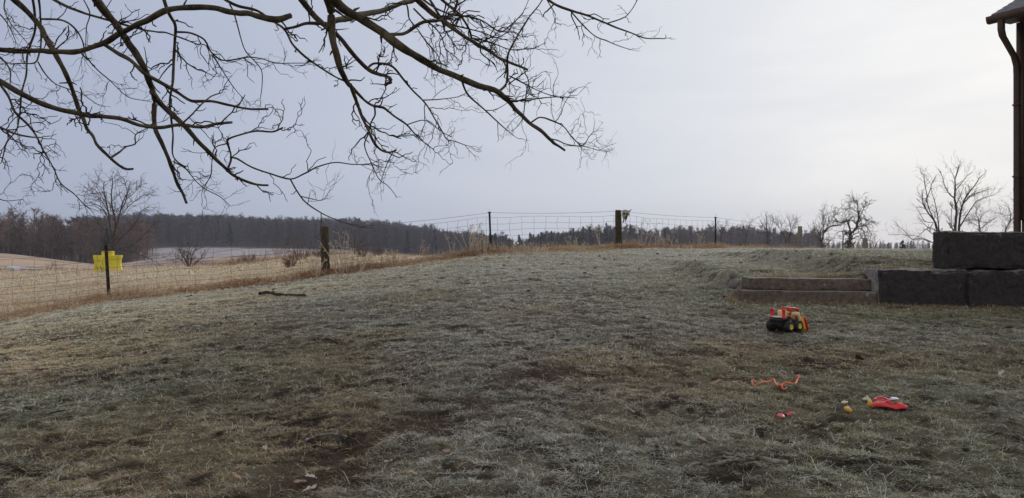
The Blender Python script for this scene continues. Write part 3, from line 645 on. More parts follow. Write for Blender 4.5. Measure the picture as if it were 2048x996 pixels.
far_tree('bare_tree', 'leafless tree of several curved stems at the left end of the stone wall', 'tree', Z6, (640, 1020), 44,
  [(30, 26, [(640, 1120), (636, 960), (628, 880)]), (24, 6, [(630, 880), (600, 780), (530, 690), (480, 600), (465, 500), (465, 440)]),
   (14, 5, [(600, 780), (550, 670), (520, 560), (525, 520), (560, 430), (580, 350), (625, 280)]), (11, 4, [(525, 520), (500, 400), (490, 330), (490, 260)]),
   (14, 5, [(655, 930), (640, 750), (620, 640), (600, 550), (575, 480), (570, 420)]), (8, 3, [(600, 800), (500, 790), (440, 700), (400, 620)]),
   (9, 3, [(620, 890), (540, 860), (460, 920), (380, 985)]), (11, 3, [(630, 1040), (540, 1010), (440, 980), (360, 990), (250, 880), (150, 815)]),
   (8, 3, [(560, 1010), (400, 950), (250, 940), (90, 940)]), (6, 3, [(530, 860), (470, 800), (430, 760)])],
  .7, 6.5, M_fbark, M_ftwig, seed=15, up=.06, kink=.15, rmin=.0055)
far_tree('bare_tree', 'tallest leafless tree with fanned branches rising above the dark stone wall', 'tree', Z6, (840, 1020), 46,
  [(36, 32, [(830, 1120), (830, 960), (832, 880)]), (30, 6, [(832, 880), (845, 700), (838, 600), (825, 530), (830, 440), (835, 300), (860, 220), (880, 160)]),
   (13, 4, [(825, 535), (770, 490), (720, 400), (690, 300), (660, 230)]), (26, 5, [(868, 960), (872, 860), (890, 690), (920, 600), (960, 500), (1040, 400), (1100, 310), (1160, 260)]),
   (12, 4, [(930, 585), (1000, 510), (1100, 470), (1180, 440), (1240, 430)]), (15, 3, [(866, 880), (950, 740), (1030, 620), (1080, 560), (1180, 520), (1290, 480), (1340, 420)]),
   (10, 4, [(838, 445), (900, 370), (960, 290), (1030, 240)]), (10, 4, [(872, 860), (930, 790), (1050, 775), (1150, 800), (1220, 800)]),
   (7, 4, [(805, 900), (790, 750), (800, 600)]), (7, 3, [(800, 860), (760, 760), (710, 680)]), (7, 3, [(830, 320), (790, 240), (780, 200)]), (8, 3, [(845, 600), (900, 480), (930, 400)])],
  .8, 6, M_fbark, M_ftwig, seed=16, up=.08, kink=.13, rmin=.0055)
far_tree('small_tree', 'wispy bare bush filling the gap between the tall tree and the building', 'tree', Z6, (1100, 1020), 60,
  [(14, 10, [(1105, 1120), (1105, 900), (1090, 760)]), (7, 3, [(1090, 760), (1060, 690), (1120, 600)]), (7, 3, [(1100, 880), (1200, 800), (1300, 740)]), (6, 3, [(1090, 800), (1150, 700), (1220, 660)]), (6, 3, [(1100, 850), (1000, 800), (960, 760)])],
  1.0, 9, M_fbark, M_ftwig, seed=17, up=.04, rmin=.007)
far_tree('bare_tree', 'bare tree partly hidden behind the downspout of the building', 'tree', Z6, (1390, 1020), 50,
  [(14, 12, [(1370, 1120), (1385, 910), (1440, 790)]), (12, 5, [(1440, 790), (1445, 700), (1420, 640)]), (11, 4, [(1440, 790), (1485, 740), (1500, 640), (1485, 540), (1475, 430)]), (6, 3, [(1440, 720), (1360, 720), (1310, 690)])],
  .9, 8, M_fbark, M_ftwig, seed=18, up=.06, rmin=.006)

# shrubs of the field
M_shrub = mat('shrub_stems', (.13, .085, .06), .95, (.19, .13, .095), 3, spec=.1)
far_tree('shrub', 'bare rounded thorn bush at the edge of the straw field', 'shrub', Z4, (545, 545), 58,
  [(16, 7, [(545, 545), (520, 470), (480, 410), (460, 370)]), (14, 6, [(550, 545), (570, 460), (590, 400), (620, 360)]), (9, 4, [(545, 540), (540, 440), (550, 370), (555, 320)]), (8, 4, [(560, 540), (640, 470), (700, 430)]), (8, 3, [(535, 540), (480, 470), (420, 430)])],
  .9, 12, M_fbark, M_ftwig, seed=21, kink=.25, up=.03, rmin=.014)
far_tree('small_tree', 'round topped young bare tree on the field edge right of the mossy post', 'tree', (5.12, 620, 430), (455, 460), 85,
  [(22, 18, [(455, 465), (455, 400), (452, 360)]), (12, 4, [(452, 362), (410, 300), (380, 240), (370, 190)]), (12, 4, [(454, 360), (455, 280), (460, 200), (470, 150)]), (12, 4, [(456, 360), (510, 290), (560, 220), (590, 180)]), (7, 3, [(450, 350), (390, 320), (340, 300)]), (7, 3, [(460, 350), (540, 320), (610, 300)])],
  1.5, 4.2, M_fbark, M_shrub, seed=22, kink=.2, up=.06, rmin=.013)
def clump(name, label, px, py, d0, hpx, wpx, stems, m, seed, group, cat='shrub', lvl=2, r0=.008, up=.05):
    g0 = ground_at(px, py, d0, 100); r = np.random.default_rng(seed); d = g0.y
    t = thing(name, label, cat, g0, 0, group); mb = MB(); H_ = hpx / FPX * d; W_ = wpx / FPX * d
    for _ in range(stems):
        a = r.uniform(0, 2 * math.pi); rr0 = W_ * .35 * math.sqrt(r.uniform(0, 1)); x0, y0 = g0.x + rr0 * math.cos(a), g0.y + rr0 * math.sin(a)
        dr = np.array([math.cos(a) * .35, math.sin(a) * .35, 1]) + r.normal(0, .18, 3); dr /= np.linalg.norm(dr)
        grow(mb, r, np.array([x0, y0, hz1(x0, y0) - .02]), dr, H_ * r.uniform(.55, 1.05), r0, lvl, H_ * .12, .10, up * .3, 4 / H_, 4)
    mb.build('stems', m, t)
    return t
brush = [(560, 517, 44, 40), (600, 520, 38, 40), (580, 535, 22, 20), (640, 515, 26, 26), (520, 522, 16, 50), (470, 528, 18, 60), (495, 526, 20, 30), (725, 515, 22, 20), (755, 513, 20, 22), (840, 511, 18, 18)]
bl = ['dense reddish brush thicket standing left of the mossy wooden post', 'reddish brush clump beside the dense thicket', 'dark twiggy little bush in front of the brush thicket', 'low reddish brush close behind the mossy wooden post',
      'low wide reddish scrub on the orange grass bank', 'low russet scrub at the left end of the orange grass bank', 'small russet scrub tuft in the middle of the orange grass bank', 'small grey brush tuft near the round young tree', 'thin weedy brush tuft far out on the straw field', 'short scrub tuft at the far edge of the straw field']
for q, ((a, b, h_, w_), l_) in enumerate(zip(brush, bl)):
    clump('brush_clump', l_, a, b, 26, h_, w_, 34, M_shrub, 60 + q, 'reddish brush on the far edge of the field', r0=.010)
for q, (a, b, l_) in enumerate([(238, 540, 'dark little twig bush in front of the yellow tank'), (205, 543, 'small dark twig tuft left of the yellow tank'), (95, 541, 'low dark weed tuft near the frozen puddle'), (117, 541, 'upright dark weed stem near the frozen puddle')]):
    clump('twig_bush', l_, a, b, 30, 20, 16, 9, M_fbark, 80 + q, 'dark twig tufts on the left of the field', r0=.010)

# dried weeds by the fence
M_weed = mat('dry_weed', (.48, .38, .29), .9, (.62, .53, .44), 12, spec=.1)
def weed(label, px, py, hpx, wpx, n, seed, dmin=16, lean=0):
    g0 = ground_at(px, py, dmin, 60); r = np.random.default_rng(seed); d = g0.y; t = thing('dry_weed', label, 'weed', g0, 0, 'dried weeds along the wire fence')
    H_ = hpx / FPX * d; W_ = wpx / FPX * d
    for _ in range(n):
        mb = hd = MB()
        x0 = g0.x + r.normal(0, W_ * .18); y0 = g0.y + r.normal(0, .12); L = H_ * r.uniform(.5, 1.05)
        dr = np.array([r.normal(lean, .22), r.normal(0, .15), 1.]); dr /= np.linalg.norm(dr); p = np.array([x0, y0, hz1(x0, y0) - .02]); pts = [p]
        for _k in range(7):
            dr = dr + r.normal(0, .05, 3) + np.array([0, 0, -.03]); dr /= np.linalg.norm(dr); p = p + dr * L / 7; pts.append(p)
        mb.tube(pts, np.linspace(.009, .005, 8), 4)
        for _k in range(r.integers(2, 6)):
            q = pts[-1 - r.integers(0, 3)]; e = dr * .6 + r.normal(0, .5, 3); e[2] = abs(e[2]) * .7; e /= np.linalg.norm(e); ll = L * r.uniform(.06, .16)
            mb.tube([q, q + e * ll], [.005, .004], 3); u = q + e * ll
            for _j in range(3):
                w_ = u + r.normal(0, .012, 3); hd.tube([w_ - (0, 0, .008), w_, w_ + (0, 0, .008)], [.004, .016, .004], 4)
        mb.build('stem', M_weed, t)
weed('tall dried weeds with drooping seed heads right of the mossy post', 682, 546, 80, 40, 16, 1)
weed('tallest dried seeded weeds left of the steel post on the rise', 940, 508, 66, 26, 12, 2)
weed('bushy tan weeds fanning out just left of the steel post on the rise', 962, 508, 42, 60, 26, 3)
weed('leaning pair of bare tan stalks before the tallest seeded weeds', 905, 512, 44, 14, 3, 4, lean=-.3)
weed('pale leaning grass stalks between the mossy post and the far bank', 722, 545, 60, 20, 4, 5, lean=.5)
weed('bent pale weeds left of the post that carries the skull', 1160, 500, 26, 50, 9, 6)
weed('thin upright weeds close left of the post that carries the skull', 1200, 497, 60, 14, 3, 7)
weed('tall thin curved weeds right of the post that carries the skull', 1285, 496, 62, 40, 6, 8, lean=.3)
weed('tangled low tan weeds on the crest right of the skull', 1325, 496, 28, 70, 22, 9)
weed('small tan weeds on the crest left of the second steel post', 1400, 497, 30, 30, 8, 10)
weed('short pale weeds right of the steel post on the rise', 1050, 506, 20, 90, 22, 11)
weed('loose straw weeds leaning left of the mossy post', 628, 556, 44, 34, 10, 13)
weed('spreading pale weeds between the mossy post and its tall weeds', 705, 540, 46, 46, 12, 14)
weed('single tall tan stalk pair beside the left steel post', 250, 596, 40, 16, 3, 15)
weed('low tan weeds midway between steel post and mossy post', 790, 530, 34, 50, 12, 16)
weed('few thin weeds along the fence between mossy post and rise', 845, 522, 44, 40, 5, 12)

# ------------------------------------------------------------------ far woods (uncountable)
def tmpl_bare(r, nb):
    V, F, Cc = [], [], []
    def tri(a, b, c, col):
        k = len(V); V.extend([a, b, c]); F.append((k, k + 1, k + 2)); Cc.extend([col] * 3)
    g0 = r.uniform(.8, 1.3); tc = np.array([.19, .155, .14]) * g0
    if r.uniform() < .22: tc = np.array([.36, .31, .28])
    for k in range(2):
        a = r.uniform(0, 3.1); w = .010; dx, dy = math.cos(a) * w, math.sin(a) * w
        tri((-dx, -dy, 0), (dx, dy, 0), (r.normal(0, .02), r.normal(0, .02), .9), tc)
    tw = np.array([.19, .145, .13]) * r.uniform(.8, 1.3)
    for _ in range(nb):
        h = r.uniform(.12, .92); a = r.uniform(0, 6.28); el = r.uniform(.5, 1.3); L = (1 - h * .72) * r.uniform(.18, .42)
        b = np.array([0, 0, h]); e = b + L * np.array([math.cos(a) * math.cos(el), math.sin(a) * math.cos(el), math.sin(el)])
        s = np.array([-math.sin(a), math.cos(a), 0]) * .005; tri(b - s, b + s, e, tc * .8)
        for _k in range(10):
            q = b + (e - b) * r.uniform(.35, 1); u = r.normal(0, 1, 3); u[2] = abs(u[2]) + .3; u /= np.linalg.norm(u); l = r.uniform(.05, .12)
            s2 = np.cross(u, r.normal(0, 1, 3)); s2 /= np.linalg.norm(s2); s2 *= r.uniform(.0025, .006); tri(q - s2, q + s2, q + u * l, tw)
    return np.array(V), np.array(F), np.array(Cc)
def tmpl_conifer(r):
    V, F, Cc = [], [], []; g_ = np.array([.030, .042, .030]) * r.uniform(.8, 1.3)
    for _ in range(130):
        h = r.uniform(.12, .98); a = r.uniform(0, 6.28); L = (1 - h) * .24 * r.uniform(.5, 1.2) + .03
        b = np.array([0, 0, h]); e = b + np.array([math.cos(a) * L, math.sin(a) * L, -.06 + r.uniform(-.02, .06)])
        s = np.array([-math.sin(a), math.cos(a), r.uniform(-1, 1)]) * .028; k = len(V)
        V.extend([b + (0, 0, .02), (b + e) / 2 + s, e]); V.extend([b, (b + e) / 2 - s, e]); F.extend([(k, k + 1, k + 2), (k + 3, k + 4, k + 5)]); Cc.extend([g_ * r.uniform(.7, 1.3)] * 6)
    return np.array(V), np.array(F), np.array(Cc)
fr = np.random.default_rng(77)
TB = [tmpl_bare(fr, 38) for _ in range(7)]; TC = [tmpl_conifer(fr) for _ in range(3)]
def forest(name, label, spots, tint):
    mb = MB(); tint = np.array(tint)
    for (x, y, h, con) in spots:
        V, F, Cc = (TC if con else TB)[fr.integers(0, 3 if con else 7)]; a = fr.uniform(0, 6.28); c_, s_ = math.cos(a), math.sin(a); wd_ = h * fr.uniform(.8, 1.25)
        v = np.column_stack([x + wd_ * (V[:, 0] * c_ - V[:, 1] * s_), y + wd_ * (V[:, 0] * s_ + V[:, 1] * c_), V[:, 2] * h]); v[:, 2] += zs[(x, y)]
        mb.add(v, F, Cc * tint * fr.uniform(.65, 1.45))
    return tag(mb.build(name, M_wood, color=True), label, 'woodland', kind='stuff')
M_wood = mat('far_woodland', (.1, .1, .1), .95, attr=True, scale=.05, spec=.05)
zs = {}
def spots(n, p0, p1, d0, d1, h0, h1, con=lambda p, d: .02, ok=lambda p, d: True):
    out = []; ps = fr.uniform(p0, p1, n); ds = np.sqrt(fr.uniform(d0 ** 2, d1 ** 2, n)); xs = (ps - CX) / FPX * ds; hz = Hz(xs, ds)
    for p, d, x, z in zip(ps, ds, xs, hz):
        if not ok(p, d): continue
        zs[(x, d)] = z - .3; cn = fr.uniform() < con(p, d); out.append((x, d, fr.uniform(h0, h1) * (.80 + .32 * float(noise2(x / 26, d / 40, 70))) * fr.uniform(.86, 1.12) * (1.03 if cn else 1), cn))
    return out
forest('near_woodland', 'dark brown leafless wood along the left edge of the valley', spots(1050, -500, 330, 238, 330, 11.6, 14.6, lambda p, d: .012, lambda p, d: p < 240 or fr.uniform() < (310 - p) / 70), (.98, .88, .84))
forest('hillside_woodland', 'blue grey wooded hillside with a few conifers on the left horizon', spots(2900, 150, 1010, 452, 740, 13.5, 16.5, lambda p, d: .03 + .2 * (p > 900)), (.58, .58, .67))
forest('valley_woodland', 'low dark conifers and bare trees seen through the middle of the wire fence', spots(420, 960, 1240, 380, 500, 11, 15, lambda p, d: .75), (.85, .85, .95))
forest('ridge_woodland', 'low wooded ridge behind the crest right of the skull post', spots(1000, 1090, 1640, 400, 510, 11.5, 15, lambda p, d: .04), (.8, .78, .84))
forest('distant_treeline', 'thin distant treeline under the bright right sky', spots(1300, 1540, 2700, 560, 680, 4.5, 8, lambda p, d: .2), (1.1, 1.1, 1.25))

# small conifer on the crest at the right
r = np.random.default_rng(4); gp = P(1805, 500, 120); z0 = hz1(gp.x, gp.y); tcn = thing('conifer', 'small dark conical evergreen peeping over the crest left of the stone wall', 'tree', (gp.x, gp.y, z0))
V, F, Cc = tmpl_conifer(r); hh = EYE + 18 / FPX * 120 - z0
MB().add(np.column_stack([gp.x + V[:, 0] * hh * 2.0, gp.y + V[:, 1] * hh * 2.0, z0 + V[:, 2] * hh]), F).build('crown', mat('evergreen', (.03, .04, .032), .95, (.05, .06, .05), 3), tcn)
MB().tube([(gp.x, gp.y, z0 - .1), (gp.x, gp.y, z0 + hh * .9)], [.12, .03], 6).build('trunk', M_fbark, tcn)

# ------------------------------------------------------------------ fence
M_wire = mat('galvanised_wire', (.20, .185, .17), .7, (.12, .10, .09), 3)
M_steel = mat('black_steel_post', (.018, .015, .015), .7, (.04, .03, .028), 9, metal=.2)
M_post = mat('weathered_post', (.040, .036, .022), .95, (.105, .085, .058), 9, .9, 30, stretch=(3, 3, .5), spec=.1)
M_gpost = mat('grey_post', (.17, .15, .135), .95, (.30, .27, .25), 9, .9, 30, stretch=(3, 3, .5), spec=.1)
fence = thing('wire_fence', 'woven wire fence on wood and steel posts running along the lawn edge', 'fence', (-.68, 25, hz1(-.68, 25)))
# (px, d, kind, top py, base py, width px, lean px)
POSTS = [(-493, 15.6, 's', None), (218, 18.5, 's', 487), (652, 20.5, 'w', 455), (982, 25.0, 's', 424), (1238, 27.0, 'w', 421), (1431, 32.0, 's', 434), (1600, 38.5, 'g', 453), (1730, 46.0, 'g', 483)]
tops = []
for (px, d, kd, tp) in POSTS:
    x = (px - CX) / FPX * d; zb = hz1(x, d); zt = EYE + (CY - tp) / FPX * d if tp else zb + 1.4
    zt = max(zt, zb + .8); mb = MB(); lean = -.075 if px == 218 else (-.04 if px == 982 else 0)
    if px == 982: lean = -.05
    if kd == 's':
        n = 8
        for k in range(n):
            pass
        w = .040 if px == 218 else .032
        M = Matrix(((1, 0, lean / (zt - zb), x), (0, 1, 0, d), (0, 0, 1, zb), (0, 0, 0, 1)))
        mb.box((-w, -.006, -.3), (w, .004, zt - zb), M); mb.box((-.006, .004, -.3), (.006, .040, zt - zb), M)
        for k in range(18): mb.box((-.010, -.016, .15 + k * .07), (.010, -.006, .17 + k * .07), M)
        o = mb.build('steel_post', M_steel, fence)
        cl = MB(); cl.box((-.055, -.02, zt - zb - .03), (.055, .02, zt - zb + .006), M); cl.box((-.026, -.022, zt - zb - .09), (.026, -.007, zt - zb - .03), M)
        c_ = cl.build('wire_clip', M_steel); c_.parent = o
        if px == 218: o['label'] = 'leaning black steel post with a crossbar clip on top'
    else:
        n = 24; zz = np.linspace(zb - .3, zt, n); rr0 = {652: .115, 1238: .125, 1600: .13, 1730: .16}[px]
        V = []; sd = 14
        for i, z_ in enumerate(zz):
            t = i / (n - 1)
            for k in range(sd):
                a = k / sd * 2 * math.pi; q = np.array([[math.cos(a) * 2, math.sin(a) * 2, z_ * 2.2 + px]])
                ra = rr0 * (1.0 - .16 * t if px != 652 else 1.05 - .25 * t) * (.86 + .28 * noise3(q, 6)[0])
                V.append((x + math.cos(a) * ra + (-.03 * t if px in (652, 1238) else 0), d + math.sin(a) * ra, z_ + (.03 * noise3(q * 2, 8)[0] if i == n - 1 else 0)))
        V.append((x, d, zt + .015)); F4 = [(i * sd + k, i * sd + (k + 1) % sd, (i + 1) * sd + (k + 1) % sd, (i + 1) * sd + k) for i in range(n - 1) for k in range(sd)]
        mb.add(V, F4); mb.f.append(np.array([((n - 1) * sd + k, (n - 1) * sd + (k + 1) % sd, n * sd) for k in range(sd)])); mb.mi.append(np.zeros(sd, int))
        if px == 1238: mb.tube([(x - .1, d - .05, zb + .62), (x - .16, d - .08, zb + .63), (x - .20, d - .08, zb + .66)], [.04, .03, .01], 6)
        o = mb.build('wooden_post', M_post if kd == 'w' else M_gpost, fence, smooth=True)
        o['label'] = {652: 'mossy brown wooden post nearest the lawn', 1238: 'knotty dark wooden post on the crest', 1600: 'grey squared wooden post beyond the crest', 1730: 'short far wooden post beyond the crest'}[px]
    tops.append((x, d, zb, zt))
wm, ts = MB(), MB(); fr2 = np.random.default_rng(8)
for (a, b) in zip(tops, tops[1:]):
    A, B = np.array(a[:2]), np.array(b[:2]); L = np.linalg.norm(B - A); n = max(6, int(L / .41)); f0 = -.055
    def pt(t, h, A=A, B=B, a=a, b=b):
        xy = A + (B - A) * t; zb = a[2] + (b[2] - a[2]) * t; za = hz1(*xy) * .5 + zb * .5
        return np.array([xy[0], xy[1] - .07, za + h])
    Ha, Hb = a[3] - a[2], b[3] - b[2]
    hs = [0, .10, .22, .37, .54, .72, .91][::1]
    ph = fr2.uniform(0, 6, 8)
    for k, h in enumerate(hs):
        pts = [pt(t, .10 + (h * 1.16) * ((Ha + (Hb - Ha) * t) / 1.34) + .012 * math.sin(9 * t + ph[k])) for t in np.linspace(0, 1, 14)]
        wm.tube(pts, .0037, 4, cap=False)
    tp_ = []
    for t in np.linspace(0, 1, 10):
        xy = A + (B - A) * t; tp_.append(np.array([xy[0], xy[1] - .07, a[3] + (b[3] - a[3]) * t - .02 - .05 * 4 * t * (1 - t)]))
    ts.tube(tp_, .0046, 4, cap=False)
    for k in range(n):
        t = (k + .5) / n; hmax = .10 + .91 * 1.16 * ((Ha + (Hb - Ha) * t) / 1.34); w_ = fr2.normal(0, .006, 8)
        pts = [pt(t + w_[q] / L * 2.0, .10 + (hmax - .10) * q / 7) for q in range(8)]
        wm.tube(pts, .0037, 4, cap=False)
wm.build('wire_mesh', M_wire, fence); ts.build('top_strand', M_wire, fence)

# skull on the post
M_bone = mat('bleached_bone', (.30, .28, .25), .9, (.52, .50, .46), 18, .8, 40); M_dark = mat('dark_cavity', (.015, .013, .012), .95)
sk = P(1250, 431, 26.80); skt = thing('animal_skull', 'weathered pale animal skull hung on the knotty wooden post', 'skull', sk, 0)
V, Fq = [], []; nu, nv = 18, 16
for i in range(nu + 1):
    t = i / nu; zz = .20 - .46 * t
    wx = .135 * math.sin(math.pi * min(1, t * 1.25 + .08)) ** .6 * (1 - .55 * sst(t, .35, .95)) if t < .97 else .03
    wx = max(wx, .025); wy = wx * .75
    cx = -.03 * t + .03 * math.sin(t * 5)
    for k in range(nv):
        a = k / nv * 2 * math.pi; q = np.array([[math.cos(a) * 2, math.sin(a) * 2, t * 6]]); s = .85 + .3 * noise3(q, 2)[0]
        V.append((cx + math.cos(a) * wx * s, math.sin(a) * wy * s, zz))
Fq = [(i * nv + k, i * nv + (k + 1) % nv, (i + 1) * nv + (k + 1) % nv, (i + 1) * nv + k) for i in range(nu) for k in range(nv)]
s1 = MB().add(V, Fq); s1.f.append(np.array([list(range(nv))])); s1.mi.append(np.zeros(1, int)); s1.f.append(np.array([list(range(nu * nv, (nu + 1) * nv))])); s1.mi.append(np.zeros(1, int))
s1.tube([(.09, 0, .14), (.15, -.01, .15), (.20, -.01, .19), (.23, 0, .22)], [.035, .028, .018, .008], 7)
s1.tube([(-.09, 0, .14), (-.13, .01, .15), (-.16, .02, .17)], [.03, .022, .01], 7)
local(s1, 'cranium', M_bone, skt, True)
for (ex, ez) in ((-.045, .07), (.06, .045)):
    e = MB(); e.tube([(ex, -.12, ez), (ex, -.075, ez), (ex, -.03, ez)], [.030, .038, .03], 9); local(e, 'eye_socket', M_dark, skt, True)  # near-black plugs: shade inside the eye hollows is put into their colour
e = MB(); e.tube([(.045, -.085, -.03), (.03, -.07, -.12), (.0, -.05, -.2)], [.03, .028, .012], 7); local(e, 'nose_cavity', M_dark, skt, True)  # shade of the nose hollow modelled as a dark-coloured plug

# ------------------------------------------------------------------ stone blocks and steps
def rough_box(lo, hi, name, m, label, cat, group, seed, rough=.02, cell=.022, chip=.05, tilt=0, endlight=False):
    lo, hi = np.array(lo, float), np.array(hi, float); mb = MB(); sz = hi - lo; ctr = (lo + hi) / 2
    for ax in range(3):
        for sgn in (0, 1):
            u, v = [q for q in range(3) if q != ax]; nu_, nv_ = max(2, int(sz[u] / cell)), max(2, int(sz[v] / cell))
            U, Vv = np.meshgrid(np.linspace(0, 1, nu_ + 1), np.linspace(0, 1, nv_ + 1), indexing='ij')
            Pp = np.zeros((U.size, 3)); Pp[:, u] = lo[u] + sz[u] * U.ravel(); Pp[:, v] = lo[v] + sz[v] * Vv.ravel(); Pp[:, ax] = (lo, hi)[sgn][ax]
            # chipped arrises
            dl = np.minimum(Pp - lo, hi - Pp); ds = np.sort(dl, axis=1); e = np.exp(-(ds[:, 1] / (chip * .55)) ** 1.5)
            amt = chip * e * (.06 + 2.2 * np.maximum(0, noise3(Pp * 6, seed) - .5) + .25 * noise3(Pp * 19, seed + 4))
            Pp = Pp + (ctr - Pp) / (np.linalg.norm((ctr - Pp) * (dl < 1e-6), axis=1)[:, None] + 1e-6) * (dl < chip * .9) * amt[:, None]
            nrm = np.zeros(3); nrm[ax] = 1
            dv = np.stack([noise3(Pp * 3.1, seed + 7) - .5, noise3(Pp * 3.3, seed + 9) - .5, noise3(Pp * 3.2, seed + 11) - .5], 1)
            dv2 = np.stack([noise3(Pp * 13, seed + 17) - .5, noise3(Pp * 14, seed + 19) - .5, noise3(Pp * 12, seed + 21) - .5], 1)
            dv3 = np.stack([noise3(Pp * 34, seed + 27) - .5, noise3(Pp * 31, seed + 29) - .5, noise3(Pp * 37, seed + 31) - .5], 1)
            Pp = Pp + dv * rough * 2 + dv2 * rough * 1.3 + dv3 * rough * .55
            if tilt: Pp[:, 2] += tilt * (Pp[:, 0] - ctr[0])
            a, b = np.meshgrid(np.arange(nu_), np.arange(nv_), indexing='ij'); w_ = nv_ + 1
            f = np.stack([a * w_ + b, (a + 1) * w_ + b, (a + 1) * w_ + b + 1, a * w_ + b + 1], -1).reshape(-1, 4)
            if (sgn == 0) ^ (ax == 1): f = f[:, ::-1]
            mb.add(Pp, f, mi=1 if (endlight and ax == 0 and sgn == 0) else 0)  # left end face can take the paler stone material
    o = mb.build(name, m, smooth=False)
    return tag(o, label, cat, group)
def stone_mat(name, c1, c2, streak=None):
    m = mat(name, c1, .9, c2, 16, 1.0, 45, spec=.25); nt = m.node_tree; b = nt.nodes['Principled BSDF']
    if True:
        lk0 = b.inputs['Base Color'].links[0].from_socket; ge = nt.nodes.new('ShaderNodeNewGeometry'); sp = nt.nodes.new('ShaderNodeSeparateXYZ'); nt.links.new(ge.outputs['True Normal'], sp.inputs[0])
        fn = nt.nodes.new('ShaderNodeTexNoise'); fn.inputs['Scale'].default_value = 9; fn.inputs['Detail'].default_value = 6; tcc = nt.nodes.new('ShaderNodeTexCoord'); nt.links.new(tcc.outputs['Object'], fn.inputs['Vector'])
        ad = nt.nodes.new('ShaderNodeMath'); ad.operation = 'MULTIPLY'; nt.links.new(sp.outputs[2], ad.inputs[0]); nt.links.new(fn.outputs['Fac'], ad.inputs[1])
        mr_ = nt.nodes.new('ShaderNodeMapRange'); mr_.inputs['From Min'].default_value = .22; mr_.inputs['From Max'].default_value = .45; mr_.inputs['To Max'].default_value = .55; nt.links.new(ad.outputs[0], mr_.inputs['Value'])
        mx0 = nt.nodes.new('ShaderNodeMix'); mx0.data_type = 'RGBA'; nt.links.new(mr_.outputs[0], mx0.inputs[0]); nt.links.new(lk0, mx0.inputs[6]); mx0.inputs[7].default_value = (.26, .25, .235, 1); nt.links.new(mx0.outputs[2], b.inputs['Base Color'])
    if streak:
        lk = b.inputs['Base Color'].links[0].from_socket; tc = nt.nodes.new('ShaderNodeTexCoord'); mp = nt.nodes.new('ShaderNodeMapping'); mp.inputs['Scale'].default_value = (5, 5, 1.6)
        n = nt.nodes.new('ShaderNodeTexNoise'); n.inputs['Scale'].default_value = 2.2; n.inputs['Detail'].default_value = 9; n.inputs['Roughness'].default_value = .75; nt.links.new(tc.outputs['Object'], mp.inputs[0]); nt.links.new(mp.outputs[0], n.inputs['Vector'])
        rp = nt.nodes.new('ShaderNodeValToRGB'); rp.color_ramp.elements[0].position = .63; rp.color_ramp.elements[1].position = .70; nt.links.new(n.outputs['Fac'], rp.inputs[0])
        mx = nt.nodes.new('ShaderNodeMix'); mx.data_type = 'RGBA'; nt.links.new(rp.outputs[0], mx.inputs[0]); nt.links.new(lk, mx.inputs[6]); mx.inputs[7].default_value = (*streak, 1); nt.links.new(mx.outputs[2], b.inputs['Base Color'])
    return m
M_blk = stone_mat('dark_limestone', (.030, .027, .028), (.056, .052, .054), (.24, .23, .22)); M_end = stone_mat('pale_limestone', (.17, .165, .17), (.30, .29, .29))
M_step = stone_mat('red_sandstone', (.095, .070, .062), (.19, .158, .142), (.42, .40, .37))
def wx(px, d): return (px - CX) / FPX * d
gw = 'dark stone blocks of the retaining wall'
rough_box((wx(1757, 11.8), 11.8, .55), (wx(1936, 11.8), 12.26, 1.285), 'stone_block', [M_blk, M_end], 'lower dark stone block with a pale end beside the steps', 'stone block', gw, 101, endlight=True)
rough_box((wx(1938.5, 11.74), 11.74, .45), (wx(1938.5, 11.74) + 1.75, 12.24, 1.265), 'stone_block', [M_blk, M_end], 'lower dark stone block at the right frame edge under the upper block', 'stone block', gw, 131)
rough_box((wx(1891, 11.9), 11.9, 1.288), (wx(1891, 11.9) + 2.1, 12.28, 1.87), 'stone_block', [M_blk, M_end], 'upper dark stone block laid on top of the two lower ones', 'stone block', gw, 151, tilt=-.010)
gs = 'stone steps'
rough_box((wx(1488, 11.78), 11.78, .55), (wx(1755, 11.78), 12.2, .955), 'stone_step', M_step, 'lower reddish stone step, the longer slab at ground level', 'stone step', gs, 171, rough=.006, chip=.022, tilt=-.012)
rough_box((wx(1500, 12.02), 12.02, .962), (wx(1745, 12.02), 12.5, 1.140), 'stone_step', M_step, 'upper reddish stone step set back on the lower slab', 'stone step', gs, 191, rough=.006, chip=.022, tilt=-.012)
tx_, ty2, tl_ = [], [], []
for (xa, xb, yy, sp_, n_, L_) in [(3.5, 5.6, 11.72, .03, 2600, .07), (5.5, 9.2, 11.68, .04, 4200, .08), (3.6, 5.5, 12.58, .07, 5200, .13), (5.6, 6.6, 12.36, .05, 1500, .11), (3.35, 3.62, 12.1, .14, 1500, .10)]:
    tx_.append(rng.uniform(xa, xb, n_)); ty2.append(yy + rng.normal(0, sp_, n_)); tl_.append(np.full(n_, L_))
tx_, ty2, tl_ = map(np.concatenate, (tx_, ty2, tl_)); kp = noise2(tx_ * 5, ty2 * 5, 90) > rng.uniform(.1, .9, len(tx_)); tx_, ty2, tl_ = tx_[kp], ty2[kp], tl_[kp]; n = len(tx_)
c = np.tile(np.array([.56, .40, .24]), (n, 1)); k = rng.uniform(0, 1, n); c[k < .4] = (.34, .30, .17); c[k > .85] = (.62, .58, .50); c[k < .12] = (.20, .12, .08); c *= rng.uniform(.6, 1.2, n)[:, None]
blades(0, tx_, ty2, tl_ * rng.uniform(.5, 1.5, n), .006 * rng.uniform(.6, 1.5, n), np.abs(rng.normal(.5, .5, n)), c, 'edge_grass', 'tan grass growing against the stone steps and blocks', zofs=.0)
